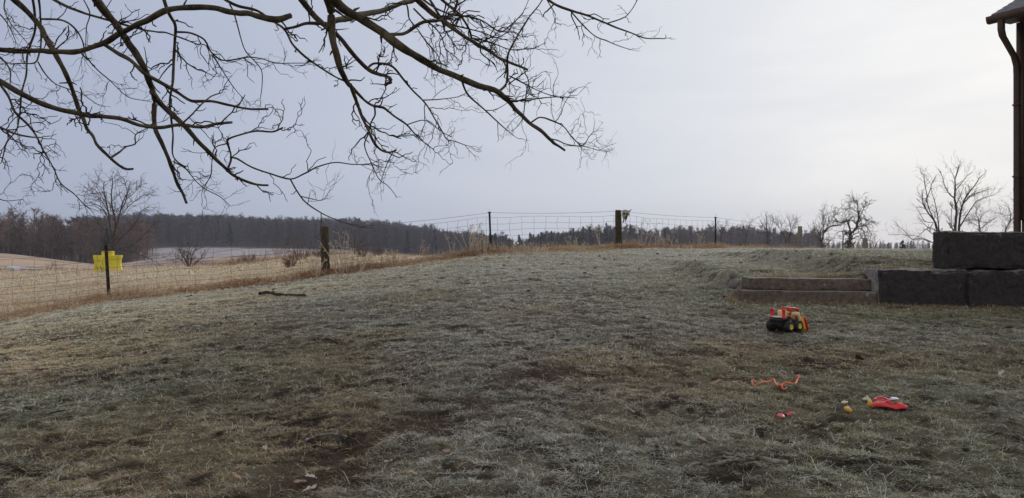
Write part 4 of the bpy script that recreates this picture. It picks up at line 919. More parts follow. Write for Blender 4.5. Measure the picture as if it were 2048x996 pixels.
# rubble at the left end of the steps
for q, (a, b, s_, l_) in enumerate([(1478, 566, .16, 'grey rubble stone tucked against the upper step'), (1470, 583, .11, 'small grey rubble stone left of the lower step')]):
    g0 = ground_at(a, b); rough_box((g0.x - s_, g0.y - s_ * .6, g0.z - .08), (g0.x + s_, g0.y + s_ * .6, g0.z + s_ * .45), 'rubble_stone', M_end, l_, 'stone', None, 210 + q, rough=.03, cell=.02, chip=.05)

# ------------------------------------------------------------------ house corner
M_wall = mat('brown_siding', (.15, .082, .058), .7, (.19, .105, .075), 2, .2, 12); M_trim = mat('dark_brown_trim', (.055, .034, .028), .5, (.08, .05, .04), 4)
M_roof = mat('grey_shingles', (.16, .17, .19), .9, (.25, .26, .29), 9, .6, 30)
hx, hy = wx(2034.5, 14.1), 14.1; base = 1.78
U = Vector((.47, -.883, 0)); N = Vector((.883, .47, 0))            # eave direction (towards the lawn), inward direction
house = thing('house', 'brown sided house corner with shingled roof standing above the stone wall', 'house', (hx, hy, base))
def hp(u, n, z): return Vector((hx, hy, 0)) + U * u + N * n + Vector((0, 0, z))
HM = Matrix(((U.x, N.x, 0, hx), (U.y, N.y, 0, hy), (0, 0, 1, 0), (0, 0, 0, 1)))
zwb, zwt, zg = 2.14, 5.72, 5.74
w = MB()
for k in range(26):       # lapped boards on the side and the end wall
    z0 = zwb + k * .15; z1 = min(z0 + .148, zwt)
    w.add([hp(.05, .012, z0), hp(3.4, .012, z0), hp(3.4, .03, z1), hp(.05, .03, z1), hp(.05, .05, z0), hp(3.4, .05, z0)], [(0, 1, 2, 3), (0, 4, 5, 1)])
    w.add([hp(.012, .05, z0), hp(.012, 5, z0), hp(.03, 5, z1), hp(.03, .05, z1), hp(.05, .05, z0), hp(.05, 5, z0)], [(0, 3, 2, 1), (0, 1, 5, 4)])
w.box((.035, .035, zwb), (3.4, 5, zwt), HM)
w.build('wall', M_wall, house)
cb = MB().box((-.012, -.012, zwb - .02), (.10, .010, zwt), HM).box((-.012, .012, zwb - .02), (.010, .10, zwt), HM); cb.build('corner_board', M_trim, house)
for (u, n_) in ((.14, .14), (1.7, .14), (3.26, .14), (.14, 2.5), (.14, 4.86)):
    q = hp(u, n_, 0); MB().box((u - .09, n_ - .09, min(hz1(q.x, q.y), 1.75) - .2), (u + .09, n_ + .09, zwb), HM).build('foundation_pier', M_trim, house)
# roof
rf = MB(); tp = math.tan(R(27)); ov = .50; e0 = -.17
nr_ = 17
for k in range(nr_):
    n0 = -ov + k * .17; n1 = n0 + .19; za, zb_ = zg + .10 + (n0 + ov) * tp, zg + .10 + (n1 + ov) * tp
    rf.box((0, 0, 0), (1, 1, 1), Matrix(((0, 0, 0, 0),) * 4)) if False else None
    v = [hp(e0, n0, za + .014), hp(3.7, n0, za + .014), hp(3.7, n1, zb_), hp(e0, n1, zb_), hp(e0, n0, za - .02), hp(3.7, n0, za - .02), hp(3.7, n1, zb_ - .03), hp(e0, n1, zb_ - .03)]
    rf.add(v, [(0, 1, 2, 3), (7, 6, 5, 4), (0, 4, 5, 1), (1, 5, 6, 2), (3, 7, 4, 0)])
top_n = -ov + nr_ * .17
v = [hp(e0, top_n, zg + .1 + (top_n + ov) * tp), hp(3.7, top_n, zg + .1 + (top_n + ov) * tp), hp(3.7, 5.5, zg + .1), hp(e0, 5.5, zg + .1)]
rf.add(v, [(0, 1, 2, 3)])
rf.build('roof', M_roof, house)
gb = MB(); gb.add([hp(.03, 0, zwt), hp(.03, 5, zwt), hp(.03, 2.5, zwt + 1.3)], [(0, 2, 1)]); gb.build('gable', M_wall, house)
rk = MB(); rk.add([hp(e0 - .01, -ov, zg - .06), hp(e0 - .01, top_n, zg - .06 + (top_n + ov) * tp), hp(e0 - .01, top_n, zg + .10 + (top_n + ov) * tp), hp(e0 - .01, -ov, zg + .10)] + [hp(e0 + .02, -ov, zg - .06), hp(e0 + .02, top_n, zg - .06 + (top_n + ov) * tp), hp(e0 + .02, top_n, zg + .10 + (top_n + ov) * tp), hp(e0 + .02, -ov, zg + .10)], [(0, 3, 2, 1), (4, 5, 6, 7), (0, 1, 5, 4), (3, 7, 6, 2), (0, 4, 7, 3)])
rk.add([hp(e0 + .02, -ov + .02, zg - .02), hp(3.7, -ov + .02, zg - .02), hp(3.7, .05, zg - .02 + .02), hp(e0 + .02, .05, zg)], [(0, 1, 2, 3)])
rk.build('fascia', M_trim, house)
gt = MB(); prof = [(-ov - .13, .0), (-ov - .12, -.07), (-ov - .09, -.12), (-ov - .01, -.12), (-ov - .01, .02), (-ov - .02, .02), (-ov - .02, -.105), (-ov - .085, -.105), (-ov - .11, -.06), (-ov - .12, .0)]
pv = [hp(u, a, zg + .05 + b) for u in (e0 - .03, 6.5) for a, b in prof]; m_ = len(prof)
gt.add(pv, [(k, (k + 1) % m_, m_ + (k + 1) % m_, m_ + k) for k in range(m_)]); gt.add([hp(e0 - .031, a, zg + .05 + b) for a, b in prof[:5]], [(0, 1, 2, 3)]); gt.build('gutter', M_trim, house)
dp = MB(); A0 = hp(.10, -ov - .06, zg - .05)
def ds(path, w_, t_):
    V = []
    for q in path:
        for (a, b) in ((-w_, -t_), (w_, -t_), (w_, t_), (-w_, t_)): V.append(q + U * a * .9 + N * b)
    F_ = [(i * 4 + k, i * 4 + (k + 1) % 4, (i + 1) * 4 + (k + 1) % 4, (i + 1) * 4 + k) for i in range(len(path) - 1) for k in range(4)]
    dp.add(V, F_)
ds([hp(.03, -ov - .05, zg - .03), hp(.03, -ov - .05, zg - .22), hp(.03, -ov - .01, zg - .33), hp(.03, -.14, zg - .66), hp(.03, -.065, zg - .82), hp(.03, -.055, zg - 1.0), hp(.03, -.055, 3.5), hp(.03, -.055, 1.80)], .045, .05)
for zz2 in (4.2, 2.9):
    dp.box((-.025, -.118, zz2), (.085, .004, zz2 + .03), HM)
dp.build('downspout', M_trim, house)

# ------------------------------------------------------------------ yellow tank in the field
M_yel = mat('yellow_plastic', (.66, .55, .04), .5, (.82, .70, .07), 2, .15, 8)
D = 50.0; ty = thing('yellow_tank', 'bright yellow plastic tank with a round raised lid beside the steel post', 'tank', P(216, 541, D), R(25))
k = 1 / FPX * D
def tank():
    mb = MB(); Hh = 32 * k; Wb, Wt, Wm = 27 * k, 26 * k, 24.2 * k; dep = 15 * k; rows = 12; ring = []
    for i in range(rows + 1):
        t = i / rows; half = Wb + (Wm - Wb) * math.sin(math.pi * min(1, t * 1.05)) + (Wt - Wb) * t
        dd = dep * (1 - .1 * math.sin(math.pi * t)); z_ = Hh * t - .05; rr = .10; pts = []
        for (sx, sy, a0) in ((1, -1, -90), (1, 1, 0), (-1, 1, 90), (-1, -1, 180)):
            for q in range(4):
                a = R(a0 + 30 * q); pts.append((sx * (half - rr) + rr * math.cos(a), sy * (dd - rr) + rr * math.sin(a), z_))
        ring.append(pts)
    m_ = len(ring[0]); V = [p for r_ in ring for p in r_]
    mb.add(V, [(i * m_ + q, i * m_ + (q + 1) % m_, (i + 1) * m_ + (q + 1) % m_, (i + 1) * m_ + q) for i in range(rows) for q in range(m_)])
    mb.f.append(np.array([[rows * m_ + q for q in range(m_)]])); mb.mi.append(np.zeros(1, int))
    return mb, Hh
mb, Hh = tank(); local(mb, 'body', M_yel, ty)
cy = MB(); zt = Hh - .06; pr_ = [(11.3 * k, zt), (11.6 * k, zt + 1.5 * k), (11.4 * k, zt + 7.2 * k), (11.9 * k, zt + 7.4 * k), (11.7 * k, zt + 8.4 * k), (9 * k, zt + 8.8 * k), (.01, zt + 9.0 * k)]
V = [(r_ * math.cos(a), r_ * math.sin(a), z_) for (r_, z_) in pr_ for a in np.linspace(0, 2 * math.pi, 33)[:-1]]
cy.add(V, [(i * 32 + q, i * 32 + (q + 1) % 32, (i + 1) * 32 + (q + 1) % 32, (i + 1) * 32 + q) for i in range(len(pr_) - 1) for q in range(32)]); local(cy, 'lid', M_yel, ty)

# ------------------------------------------------------------------ toy loader
M_tyre = mat('black_toy_plastic', (.012, .012, .014), .55, (.022, .022, .024), 12); M_hub = mat('yellow_toy_plastic', (.72, .50, .05), .4, (.78, .58, .10), 9)
M_red = mat('red_toy_plastic', (.60, .02, .02), .35, (.68, .04, .035), 9); M_cream = mat('cream_toy_plastic', (.74, .55, .28), .45, (.80, .66, .42), 6); M_org = mat('amber_toy_plastic', (.75, .42, .03), .4, (.78, .48, .05), 8)
g0 = ground_at(1570, 664); toy = thing('toy_loader', 'red, cream and yellow toy loader truck with fat black wheels on the grass', 'toy truck', (g0.x, g0.y, g0.z + .005), R(36))
toy.scale = (1.05, 1.05, .93)
def wheel(x, y, r_=.067, w_=.07, s=1):
    t = MB(); n = 28; V = []
    prof = [(r_ * .52, -w_ / 2), (r_ * .86, -w_ / 2), (r_ * .97, -w_ * .38), (r_, -w_ * .12), (r_, w_ * .12), (r_ * .97, w_ * .38), (r_ * .86, w_ / 2), (r_ * .52, w_ / 2)]
    for (a, b) in prof:
        for k in range(n):
            th = k / n * 2 * math.pi; lug = 1 + (.045 if (k % 2 == 0 and a > r_ * .9) else 0); V.append((x + a * lug * math.cos(th), y + b, r_ + a * lug * math.sin(th)))
    t.add(V, [(i * n + k, i * n + (k + 1) % n, (i + 1) * n + (k + 1) % n, (i + 1) * n + k) for i in range(len(prof) - 1) for k in range(n)])
    wo = local(t, 'wheel', M_tyre, toy, False)
    h = MB(); pr2 = [(.001, s * w_ * .40), (r_ * .12, s * w_ * .42), (r_ * .16, s * w_ * .30), (r_ * .40, s * w_ * .33), (r_ * .47, s * w_ * .50), (r_ * .53, s * w_ * .46), (r_ * .53, 0)]
    V = [(x + a * math.cos(k / n * 6.2832), y + b, r_ + a * math.sin(k / n * 6.2832)) for (a, b) in pr2 for k in range(n)]
    h.add(V, [(i * n + k, i * n + (k + 1) % n, (i + 1) * n + (k + 1) % n, (i + 1) * n + k) for i in range(len(pr2) - 1) for k in range(n)])
    ho = local(h, 'rim', M_hub, wo, True)
for sx in (-.085, .072):
    for sy in (-1, 1): wheel(sx, sy * .105, s=sy)
def prism(mb, prof, y0, y1):
    m_ = len(prof); V = [(a, y, b) for y in (y0, y1) for a, b in prof]
    mb.add(V, [(k, (k + 1) % m_, m_ + (k + 1) % m_, m_ + k) for k in range(m_)]); mb.f.append(np.array([[mb.n - 2 * m_ + k for k in range(m_)][::-1]])); mb.f.append(np.array([[mb.n - m_ + k for k in range(m_)]])); mb.mi += [np.zeros(1, int)] * 2
    return mb
ch = MB(); prism(ch, [(-.165, .045), (.12, .045), (.13, .11), (.06, .15), (-.01, .185), (-.05, .16), (-.13, .165), (-.165, .15)], -.066, .066); prism(ch, [(-.17, .12), (-.03, .14), (-.03, .158), (-.15, .172), (-.172, .155)], -.078, .078); local(ch, 'chassis', M_tyre, toy)
dkk = MB(); prism(dkk, [(-.160, .176), (-.05, .172), (-.06, .184), (-.15, .190)], -.060, .060); local(dkk, 'rear_deck', mat('white_toy_plastic', (.72, .68, .60), .45), toy)
for sy in (-1, 1):
    s_ = MB(); zz_ = [(.024, .165), (.024, .18), (.017, .185), (.0185, .26), (.020, .265), (.020, .272), (.013, .282), (.001, .283)]
    V = [(-.128 + a * math.cos(q / 16 * 6.2832), sy * .072 + a * math.sin(q / 16 * 6.2832), b) for a, b in zz_ for q in range(16)]
    s_.add(V, [(i * 16 + q, i * 16 + (q + 1) % 16, (i + 1) * 16 + (q + 1) % 16, (i + 1) * 16 + q) for i in range(len(zz_) - 1) for q in range(16)]); local(s_, 'exhaust_stack', M_red, toy, True)
se = MB(); prism(se, [(-.07, .165), (.01, .165), (.012, .21), (-.01, .245), (-.05, .262), (-.075, .245)], -.040, .044); local(se, 'driver_seat', M_cream, toy)
for sy in (-1, 1):
    ar = MB(); prism(ar, [(.01, .20), (.10, .185), (.165, .075), (.185, .03), (.195, .04), (.185, .10), (.15, .20), (.14, .232), (.02, .235)], sy * .068 - .016, sy * .068 + .016); local(ar, 'lift_arm', M_cream, toy)
cg = MB()
for sy in (-1, 1):
    prism(cg, [(.0, .225), (.015, .225), (.035, .272), (.145, .252), (.152, .175), (.168, .175), (.164, .262), (.04, .290), (.022, .287)], sy * .056 - .013, sy * .056 + .013)
cg.box((.03, -.05, .276), (.06, .05, .288)); cg.box((.138, -.05, .250), (.164, .05, .262)); local(cg, 'roll_cage', M_red, toy)
tr_ = MB(); tr_.box((.075, -.064, .262), (.105, .064, .288)); tr_.box((.0, -.062, .222), (.02, .062, .238)); local(tr_, 'cage_trim', M_cream, toy)
hd = MB(); prism(hd, [(.05, .12), (.135, .12), (.14, .165), (.09, .175)], -.05, .05); local(hd, 'hood', M_org, toy)
bu = MB(); prism(bu, [(.165, .16), (.195, .165), (.215, .12), (.25, .02), (.262, -.004), (.222, -.004), (.205, .02), (.18, .10)], -.095, .095); local(bu, 'bucket', M_org, toy)
be = MB(); prism(be, [(.196, .170), (.212, .170), (.232, .12), (.275, .012), (.268, -.006), (.2625, -.004), (.2525, .02), (.2175, .12)], -.112, .112); local(be, 'bucket_blade', M_red, toy)
ax = MB(); ax.tube([(-.085, -.12, .074), (-.085, .12, .074)], .010, 8); ax.tube([(.072, -.12, .074), (.072, .12, .074)], .010, 8); local(ax, 'axle', M_tyre, toy)

# ------------------------------------------------------------------ small things lying on the lawn
M_rope = mat('orange_rope', (.92, .22, .10), .7, (.95, .32, .16), 60, .6, 200)
def on_ground(px, py, h=0):
    g_ = ground_at(px, py); return np.array([g_.x, g_.y, g_.z + h])
rp = MB(); s_, ox, oy = 9.058, 1500, 750
for w_, pts in [(.007, [(75, 135), (45, 160), (45, 200), (90, 220), (170, 210), (240, 190), (300, 160), (360, 150), (430, 152), (460, 195), (510, 230), (560, 240), (640, 222), (760, 218), (820, 200), (855, 150), (890, 100), (850, 65)]), (.0075, [(545, 232), (575, 270), (590, 298), (640, 292), (670, 285)]), (.006, [(525, 240), (505, 270), (490, 280)])]:
    q = [on_ground(ox + a / s_, oy + b / s_, .022 + .010 * math.sin(i * 1.7)) for i, (a, b) in enumerate(pts)]; path, _ = catmull(q, .012)
    n = len(path); rad_ = w_ * (1 + .12 * np.sin(np.arange(n) * 2.1)); rp.tube(path, rad_, 8)
tag(rp.build('rope', M_rope, smooth=True), 'frayed bright orange rope curled on the frosted grass', 'rope')

def sheet(name, outline, m, label, cat, h, bulge, seed, parent=None, thick=.004, group=None):
    """a soft flat piece: outline in ground coordinates, domed and closed with thickness"""
    o = np.array(outline); c_ = o.mean(0); n = len(o); rings = 6; Vt = []
    for i in range(rings + 1):
        t = i / rings; pp = c_ + (o - c_) * t; z_ = Hz(pp[:, 0], pp[:, 1]) + h + bulge * (1 - t ** 2) + .012 * (noise2(pp[:, 0] * 60, pp[:, 1] * 60, seed) - .3)
        Vt.append(np.column_stack([pp, z_]))
    V = np.vstack(Vt); V2 = V - np.array([0, 0, thick]); m_ = len(V)
    f = [(i * n + k, i * n + (k + 1) % n, (i + 1) * n + (k + 1) % n, (i + 1) * n + k) for i in range(rings) for k in range(n)]
    mb = MB().add(np.vstack([V, V2]), f + [tuple(m_ + q for q in reversed(e)) for e in f] + [(rings * n + k, rings * n + (k + 1) % n, m_ + rings * n + (k + 1) % n, m_ + rings * n + k) for k in range(n)])
    ob = mb.build(name, m, parent, smooth=True)
    if label and parent is None: tag(ob, label, cat, group)
    return ob
def outl(pxs): return [tuple(on_ground(a, b)[:2]) for a, b in pxs]
def tile_px(s_, ox, oy, pts): return [(ox + a / s_, oy + b / s_) for a, b in pts]
M_redf = mat('red_rubber', (.62, .025, .03), .75, (.74, .06, .06), 14, .9, 30)
M_pink = mat('faded_red_plastic', (.62, .07, .10), .5, (.72, .14, .16), 14)
ba = thing('red_glove', 'crumpled red rubber glove with white patch and orange cuff on the grass', 'glove', on_ground(1778, 818))
sheet('body', outl(tile_px(12.8, 1670, 790, [(900, 390), (990, 290), (1100, 240), (1250, 250), (1350, 290), (1500, 330), (1650, 340), (1800, 350), (1880, 385), (1830, 425), (1700, 440), (1550, 455), (1350, 400), (1200, 390), (1050, 380)])), M_redf, None, None, .024, .016, 3, ba)
sheet('patch', outl(tile_px(12.8, 1670, 790, [(1415, 295), (1500, 280), (1590, 290), (1640, 330), (1560, 352), (1430, 355)])), mat('lilac_patch', (.60, .60, .74), .6), None, None, .062, .006, 4, ba)
rim = [on_ground(1670 + a / 12.8, 790 + b / 12.8, .052) for a, b in [(1010, 300), (1080, 245), (1200, 250), (1340, 290), (1440, 350), (1330, 350), (1180, 300), (1060, 300)]]
path, _ = catmull(rim + [rim[0]], .012); MB().tube(path, .0065, 7).build('rolled_rim', M_pink, ba, smooth=True)
def ball(c, rx, ry, rz, name, m, parent=None, rot=0):
    V = []; nu_, nv_ = 12, 18
    for i in range(nu_ + 1):
        ph = math.pi * i / nu_
        for k in range(nv_):
            a = 2 * math.pi * k / nv_; x_, y_ = rx * math.sin(ph) * math.cos(a), ry * math.sin(ph) * math.sin(a); V.append((c[0] + x_ * math.cos(rot), c[1] + y_, c[2] + rz * math.cos(ph) + x_ * math.sin(rot)))
    return MB().add(V, [(i * nv_ + k, (i + 1) * nv_ + k, (i + 1) * nv_ + (k + 1) % nv_, i * nv_ + (k + 1) % nv_) for i in range(nu_) for k in range(nv_)]).build(name, m, parent, smooth=True)
M_peach = mat('orange_rubber', (.72, .38, .07), .5, (.78, .46, .14), 10)
ball(on_ground(1740, 817, .035), .017, .025, .030, 'cuff', M_peach, ba)
go = ball(on_ground(1696, 826, .022), .032, .026, .021, 'toy_egg', M_peach, None, -.3); tag(go, 'small orange egg shaped toy half sunk in the grass', 'toy')
M_pale = mat('pale_bark', (.58, .54, .40), .8, (.68, .64, .5), 20, .5, 40)
def chip_(label, a, b, w_, hh_, seed):
    r = np.random.default_rng(seed); pts = [(a + math.cos(t) * w_ * (1 + r.normal(0, .15)), b + math.sin(t) * hh_) for t in np.linspace(0, 6.28, 13)[:-1]]
    sheet('wood_chip', outl(pts), M_pale, label, 'wood chip', .030, .006, seed, thick=.008, group='pale chips by the red glove')
chip_('cream coloured chip lying above the orange egg', 1689, 813, 8, 1.6, 5); chip_('cream coloured chip at the orange cuff of the red glove', 1733, 807, 7, 2.0, 6)
sc = thing('torn_wrapper', 'two torn pinkish red scraps of wrapper with a dark middle on the grass', 'wrapper', on_ground(1568, 839))
sheet('scrap', outl(tile_px(9.058, 1500, 750, [(480, 810), (520, 790), (590, 800), (640, 830), (630, 862), (560, 850)])), M_pink, None, None, .032, .004, 7, sc)
sheet('scrap', outl(tile_px(9.058, 1500, 750, [(650, 800), (700, 772), (810, 765), (790, 785), (700, 812)])), M_pink, None, None, .032, .010, 8, sc)
sheet('dark_fold', outl(tile_px(9.058, 1500, 750, [(612, 795), (650, 780), (668, 805), (625, 812)])), M_dark, None, None, .022, .006, 9, sc)

# fallen branches and sticks
M_stick = mat('frosted_stick', (.07, .055, .042), .95, (.40, .38, .34), 22, .8, 90, spec=.1); M_wet = mat('wet_stick', (.025, .02, .017), .9, (.05, .042, .036), 20, spec=.2)
def stick(label, m, limbs_, name='fallen_branch', hh_=.02, group=None, sub=True, seed=0):
    r = np.random.default_rng(seed); mb = MB()
    for (w0, w1, pts) in limbs_:
        q = [on_ground(a, b, hh_ + w0 / FPX * 2.2) for a, b in pts]; dd = q[0][1] * (1.5 if seed == 1 else 1.3); path, rad_ = limb(q, w0 * .5 / FPX * dd, w1 * .5 / FPX * dd, .02, r, .2); mb.tube(path, rad_, 7)
        if sub:
            for _ in range(len(pts)):
                i = r.integers(1, len(path)); d_ = path[i] - path[i - 1]; d_ /= np.linalg.norm(d_); e = d_ * .6 + r.normal(0, .6, 3); e[2] = abs(e[2]) * .3; e /= np.linalg.norm(e)
                grow(mb, r, path[i], e, r.uniform(.04, .14), rad_[i] * .4, 1, .02, .2, -.01, 10)
    return tag(mb.build(name, m, smooth=True), label, 'branch', group)
def tp_(s_, ox, oy, p): return [(ox + a / s_, oy + b / s_) for a, b in p]
F5 = lambda p: tp_(5.12, 1300, 880, p)
stick('thick forked frosted branch, the largest one lying in the foreground', M_stick, [(7, 3, F5([(1410, 335), (1280, 320), (1140, 305), (1000, 312), (860, 318), (720, 345), (600, 362), (480, 358), (360, 425)])), (6, 3, F5([(985, 305), (965, 260), (945, 225)])), (5, 2.5, F5([(960, 262), (860, 258), (780, 240), (700, 215), (640, 205)])), (4, 2, F5([(890, 262), (820, 300), (760, 270), (660, 290), (580, 320)])), (4, 2, F5([(870, 250), (840, 220), (780, 200)])), (3.5, 2, F5([(960, 262), (1040, 258), (1055, 230)]))], hh_=.050, seed=1)
s5 = lambda p: tp_(3.365, 400, 700, p)
stick('curved grey stick with one upright fork lying left of centre', M_stick, [(4.6, 3, s5([(700, 660), (760, 635), (850, 620), (920, 622), (985, 628)])), (2.2, 1.2, s5([(920, 615), (925, 585), (980, 545), (1020, 520), (1025, 475)]))], name='stick', hh_=.036, seed=2)
stick('dark wet stick lying on the lawn near the mossy post', M_wet, [(5.5, 2.2, [(520, 590), (535, 588.5), (555, 592), (590, 594), (612, 595)])], name='stick', seed=3)
GS = 'thin frosted sticks scattered on the lawn'
SL = [('bent pale stick in the lower middle with a kinked tip', [(1180, 836), (1202, 822), (1220, 828)]), ('pale angled stick left of the lower middle', [(1030, 780), (1050, 765), (1068, 764)]), ('hooked white twig right of the centre', [(1050, 690), (1053, 698), (1064, 702)]),
      ('long thin pale stick above the orange rope to the left', [(1320, 728), (1345, 725), (1390, 724)]), ('long straight thin stick at the lower right edge', [(1960, 915), (2000, 908), (2040, 902)]), ('pale forked stick below the red glove', [(1800, 838), (1790, 846), (1776, 850)]),
      ('thin curved stick below the red scraps', [(1610, 880), (1613, 900), (1618, 915)]), ('thin stick on the bare rut', [(800, 926), (840, 912), (868, 906)]), ('pale curved twig left of the toy loader', [(1480, 650), (1492, 646), (1500, 642)]),
      ('short dark stick on the far left slope', [(100, 836), (115, 832), (130, 830)]), ('pale bent twig at the left middle', [(580, 795), (600, 788), (612, 778)]), ('frosted stick near the bottom edge right of centre', [(1100, 905), (1140, 897), (1172, 905)]),
      ('frosted twig crossing the bottom right corner', [(1900, 960), (1935, 948), (1975, 945)])]
for q, (l_, p_) in enumerate(SL): stick(l_, M_stick if 'dark' not in l_ else M_wet, [(2.4, 1.2, p_)], name='stick', hh_=.03, group=GS, seed=20 + q)

# dead leaves
M_leaf = mat('dead_leaf', (.32, .20, .13), .8, (.42, .31, .23), 30); M_leafw = mat('bleached_leaf', (.40, .37, .32), .8, (.52, .49, .44), 30); M_leafd = mat('dark_leaf', (.10, .05, .03), .85, (.16, .08, .05), 30)
def leaf(px, py, s_, m, label, seed):
    r = np.random.default_rng(seed); c_ = on_ground(px, py, .026); a0 = r.uniform(0, 6.28); lob = r.integers(3, 6); n = 26; V = [(0, 0, 0)]; tx, ty_ = r.normal(0, .35, 2)
    for k in range(n):
        a = 2 * math.pi * k / n; ra = s_ * (.62 + .38 * abs(math.cos(a * lob / 2))) * (1 + r.normal(0, .05)); x_, y_ = ra * math.cos(a + a0), ra * .75 * math.sin(a + a0)
        V.append((x_, y_, abs(ra) * .35 * r.uniform(.2, 1) + x_ * tx + y_ * ty_))
    V = np.array(V) + c_; mb = MB().add(V, [(0, k + 1, (k + 1) % n + 1) for k in range(n)]); d_ = mb.v[0] - np.array([0, 0, .0015]); mb.add(d_, [(0, (k + 1) % n + 1, k + 1) for k in range(n)])
    tag(mb.build('dead_leaf', m), label, 'leaf', 'dead leaves scattered on the lawn')
LV = [(370, 860, .035, M_leaf, 'tan oak leaf on the left lawn'), (387, 911, .024, M_leafw, 'pale leaf below the tan oak leaf'), (473, 963, .035, M_leaf, 'tan leaf on the bottom left, left of the rut'), (622, 964, .04, M_leafw, 'pale grey leaf lying in the rut'),
      (600, 975, .045, M_leaf, 'curled brown leaf at the lower end of the rut'), (620, 988, .05, M_leafw, 'large white folded leaf at the bottom edge'), (690, 942, .035, M_leafw, 'yellowish round leaf beside the rut'), (776, 932, .035, M_leafw, 'white leaf just right of the rut'),
      (826, 955, .035, M_leaf, 'salmon leaf right of the rut near the bottom'), (880, 900, .035, M_leaf, 'tan leaf at the upper end of the rut'), (902, 919, .040, M_leafw, 'pale pointed leaf right of the upper rut'), (893, 911, .03, M_leaf, 'orange brown leaf next to the pale pointed leaf'),
      (915, 765, .035, M_leaf, 'brown leaf in the centre of the lawn'), (752, 795, .025, M_leafw, 'small white leaf left of centre'), (1158, 717, .03, M_leaf, 'pinkish leaf on the middle lawn'), (1222, 737, .025, M_leafw, 'yellow pale leaf on the middle lawn'),
      (1259, 827, .04, M_leafw, 'white leaf in the lower middle'), (1433, 771, .045, M_leaf, 'pale brown leaf left of the orange rope'), (1404, 887, .035, M_leaf, 'peach leaf above the thick fallen branch'), (1462, 926, .03, M_leafw, 'cream leaf caught in the thick fallen branch'),
      (1612, 699, .055, M_leafd, 'dark rust leaf in front of the toy loader'), (1718, 723, .05, M_leafd, 'dark rust leaf right of the orange rope'), (1840, 657, .035, M_leafw, 'white leaf on the lawn before the stone wall'), (2002, 752, .035, M_leafw, 'white leaf near the right edge'),
      (1275, 594, .05, M_leafw, 'white leaf on the slope left of the steps'), (1578, 617, .05, M_leafw, 'pale tuft like leaf under the lower step'), (1035, 980, .03, M_leafw, 'pale leaf on the bottom edge in the middle'), (1700, 892, .035, M_leaf, 'pink brown leaf right of the red scraps'),
      (1040, 850, .05, M_leafw, 'long cream leaf beside bare soil in the lower middle'), (530, 906, .022, M_leafw, 'tiny pale leaf left of the curved grey stick'), (345, 852, .03, M_leafd, 'dark curled leaf beside the tan oak leaf')]
for q, (a, b, s_, m, l_) in enumerate(LV): leaf(a, b, s_ * .9, m, l_, 300 + q)
# frosted clods and droppings
M_clod = mat('dark_clod', (.02, .016, .013), .95, (.045, .036, .03), 20, .9, 60)
mb = MB(); cr = np.random.default_rng(9)
for _ in range(300):
    d = cr.uniform(4, 24); px = cr.uniform(0, 2048); x_, y_ = wx(px, d), d
    if beyond(np.array([x_]), np.array([y_]))[0] > -.3 or in_wall(np.array([x_]), np.array([y_]))[0]: continue
    s_ = (.004 + .014 * cr.uniform() ** 2.2) * (1 + d * .045); sx_, sy_ = cr.uniform(.7, 2.2), cr.uniform(.7, 1.6); z_ = hz1(x_, y_) + .012; pts = cr.normal(0, 1, (14, 3)); 
    V = []; 
    for i in range(5):
        ph = math.pi * (i + .5) / 5
        for k in range(7):
            a = k / 7 * 6.283; q = s_ * cr.uniform(.6, 1.25); V.append((x_ + q * sx_ * math.sin(ph) * math.cos(a), y_ + q * sy_ * math.sin(ph) * math.sin(a), z_ + q * .6 * math.cos(ph)))
    mb.add(V, [(i * 7 + k, (i + 1) * 7 + k, (i + 1) * 7 + (k + 1) % 7, i * 7 + (k + 1) % 7) for i in range(4) for k in range(7)])
tag(mb.build('soil_clods', M_clod), 'small dark soil clods and droppings sprinkled over the lawn', 'soil', kind='stuff')

# ------------------------------------------------------------------ haze, sky, sun, camera
HAZE = True
if HAZE:
    hb = MB(); hb.box((-1400, -1200, -40), (1500, 1400, 70)); ho = hb.build('haze', None); ho.data.materials.clear()
    m = bpy.data.materials.new('haze_air'); m.use_nodes = True; nt = m.node_tree; nt.nodes.remove(nt.nodes['Principled BSDF'])
    pv_ = nt.nodes.new('ShaderNodeVolumePrincipled'); pv_.inputs['Color'].default_value = (.74, .83, 1, 1); pv_.inputs['Density'].default_value = .00030; pv_.inputs['Anisotropy'].default_value = .2
    nt.links.new(pv_.outputs[0], nt.nodes['Material Output'].inputs['Volume']); ho.data.materials.append(m); tag(ho, 'thin pale winter haze in the valley air', 'haze', kind='stuff')

sc_ = bpy.context.scene
AZ, EL = R(33), R(13)
w = bpy.data.worlds.new('World'); sc_.world = w; w.use_nodes = True; nt = w.node_tree; nt.nodes.clear(); nn = nt.nodes.new; L = nt.links.new
out = nn('ShaderNodeOutputWorld'); mixs = nn('ShaderNodeMixShader'); b1 = nn('ShaderNodeBackground'); b2 = nn('ShaderNodeBackground')
sky = nn('ShaderNodeTexSky'); sky.sky_type = 'NISHITA'; sky.sun_disc = False; sky.sun_elevation = EL; sky.sun_rotation = AZ
L(sky.outputs[0], b1.inputs[0]); b1.inputs[1].default_value = .10
tc = nn('ShaderNodeTexCoord'); sd = Vector((math.sin(AZ) * math.cos(EL), math.cos(AZ) * math.cos(EL), math.sin(EL)))
dt = nn('ShaderNodeVectorMath'); dt.operation = 'DOT_PRODUCT'; L(tc.outputs['Generated'], dt.inputs[0]); dt.inputs[1].default_value = sd
mp = nn('ShaderNodeMapping'); mp.inputs['Scale'].default_value = (1.2, 1.2, 5.5); L(tc.outputs['Generated'], mp.inputs[0])
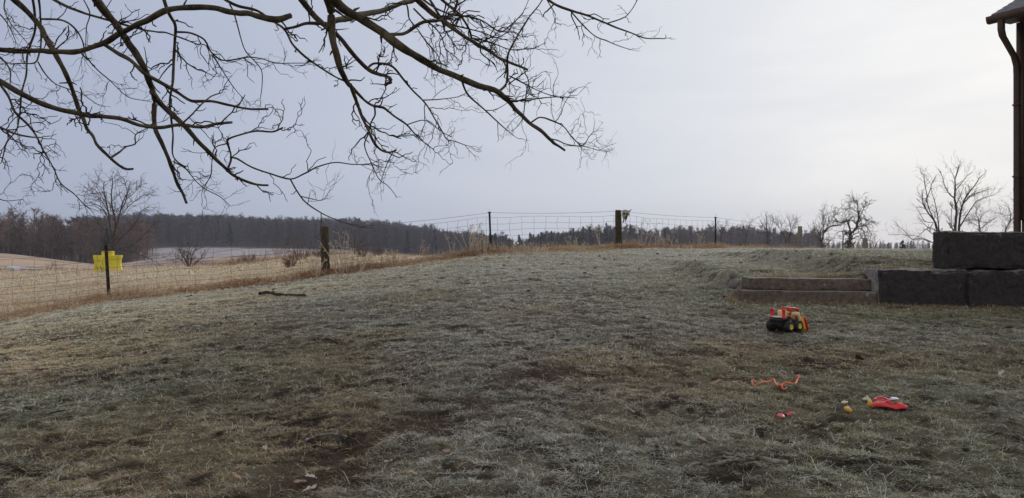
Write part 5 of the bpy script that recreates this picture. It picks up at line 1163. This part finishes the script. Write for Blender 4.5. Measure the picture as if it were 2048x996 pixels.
no = nn('ShaderNodeTexNoise'); no.inputs['Scale'].default_value = 1.6; no.inputs['Detail'].default_value = 5; no.inputs['Roughness'].default_value = .5; no.inputs['Distortion'].default_value = .4; L(mp.outputs[0], no.inputs['Vector'])
ma = nn('ShaderNodeMath'); ma.operation = 'MULTIPLY_ADD'; L(no.outputs['Fac'], ma.inputs[0]); ma.inputs[1].default_value = .19; L(dt.outputs['Value'], ma.inputs[2])
mr = nn('ShaderNodeMapRange'); mr.inputs['From Min'].default_value = -.905; mr.inputs['From Max'].default_value = 1.10; L(ma.outputs[0], mr.inputs['Value'])
cr_ = nn('ShaderNodeValToRGB'); L(mr.outputs[0], cr_.inputs[0]); e = cr_.color_ramp.elements
stops = [(0, (.62, .60, .565)), (.5, (.67, .64, .60)), (.62, (.55, .56, .60)), (.69, (.405, .45, .595)), (.80, (.47, .52, .65)), (.89, (.57, .61, .72)), (.945, (.69, .72, .80)), (.98, (.80, .82, .86)), (1.0, (.92, .93, .94))]
e[0].position = 0; e[0].color = (*stops[0][1], 1); e[1].position = 1; e[1].color = (*stops[-1][1], 1)
for p_, c_ in stops[1:-1]: q = e.new(p_); q.color = (*c_, 1)
L(cr_.outputs[0], b2.inputs[0]); b2.inputs[1].default_value = 1.0
L(b1.outputs[0], mixs.inputs[1]); L(b2.outputs[0], mixs.inputs[2]); mixs.inputs[0].default_value = .97; L(mixs.outputs[0], out.inputs[0])

sl = bpy.data.lights.new('sun', 'SUN'); sl.energy = 1.5; sl.angle = R(14); sl.color = (1, .93, .84)
so = bpy.data.objects.new('sun', sl); C.objects.link(so); so.rotation_euler = (-sd).to_track_quat('-Z', 'Y').to_euler()

cam = bpy.data.cameras.new('camera'); cam.sensor_width = 36; cam.lens = 36 * FPX / 2048; cam.clip_start = .05; cam.clip_end = 6000
co = bpy.data.objects.new('camera', cam); C.objects.link(co); co.location = (0, 0, EYE); co.rotation_euler = (R(90), 0, 0); sc_.camera = co
sc_.view_settings.view_transform = 'Standard'; sc_.view_settings.look = 'None'; sc_.view_settings.exposure = 0; sc_.view_settings.gamma = 1
sc_.cycles.max_bounces = 4; sc_.cycles.diffuse_bounces = 3; sc_.cycles.volume_bounces = 0
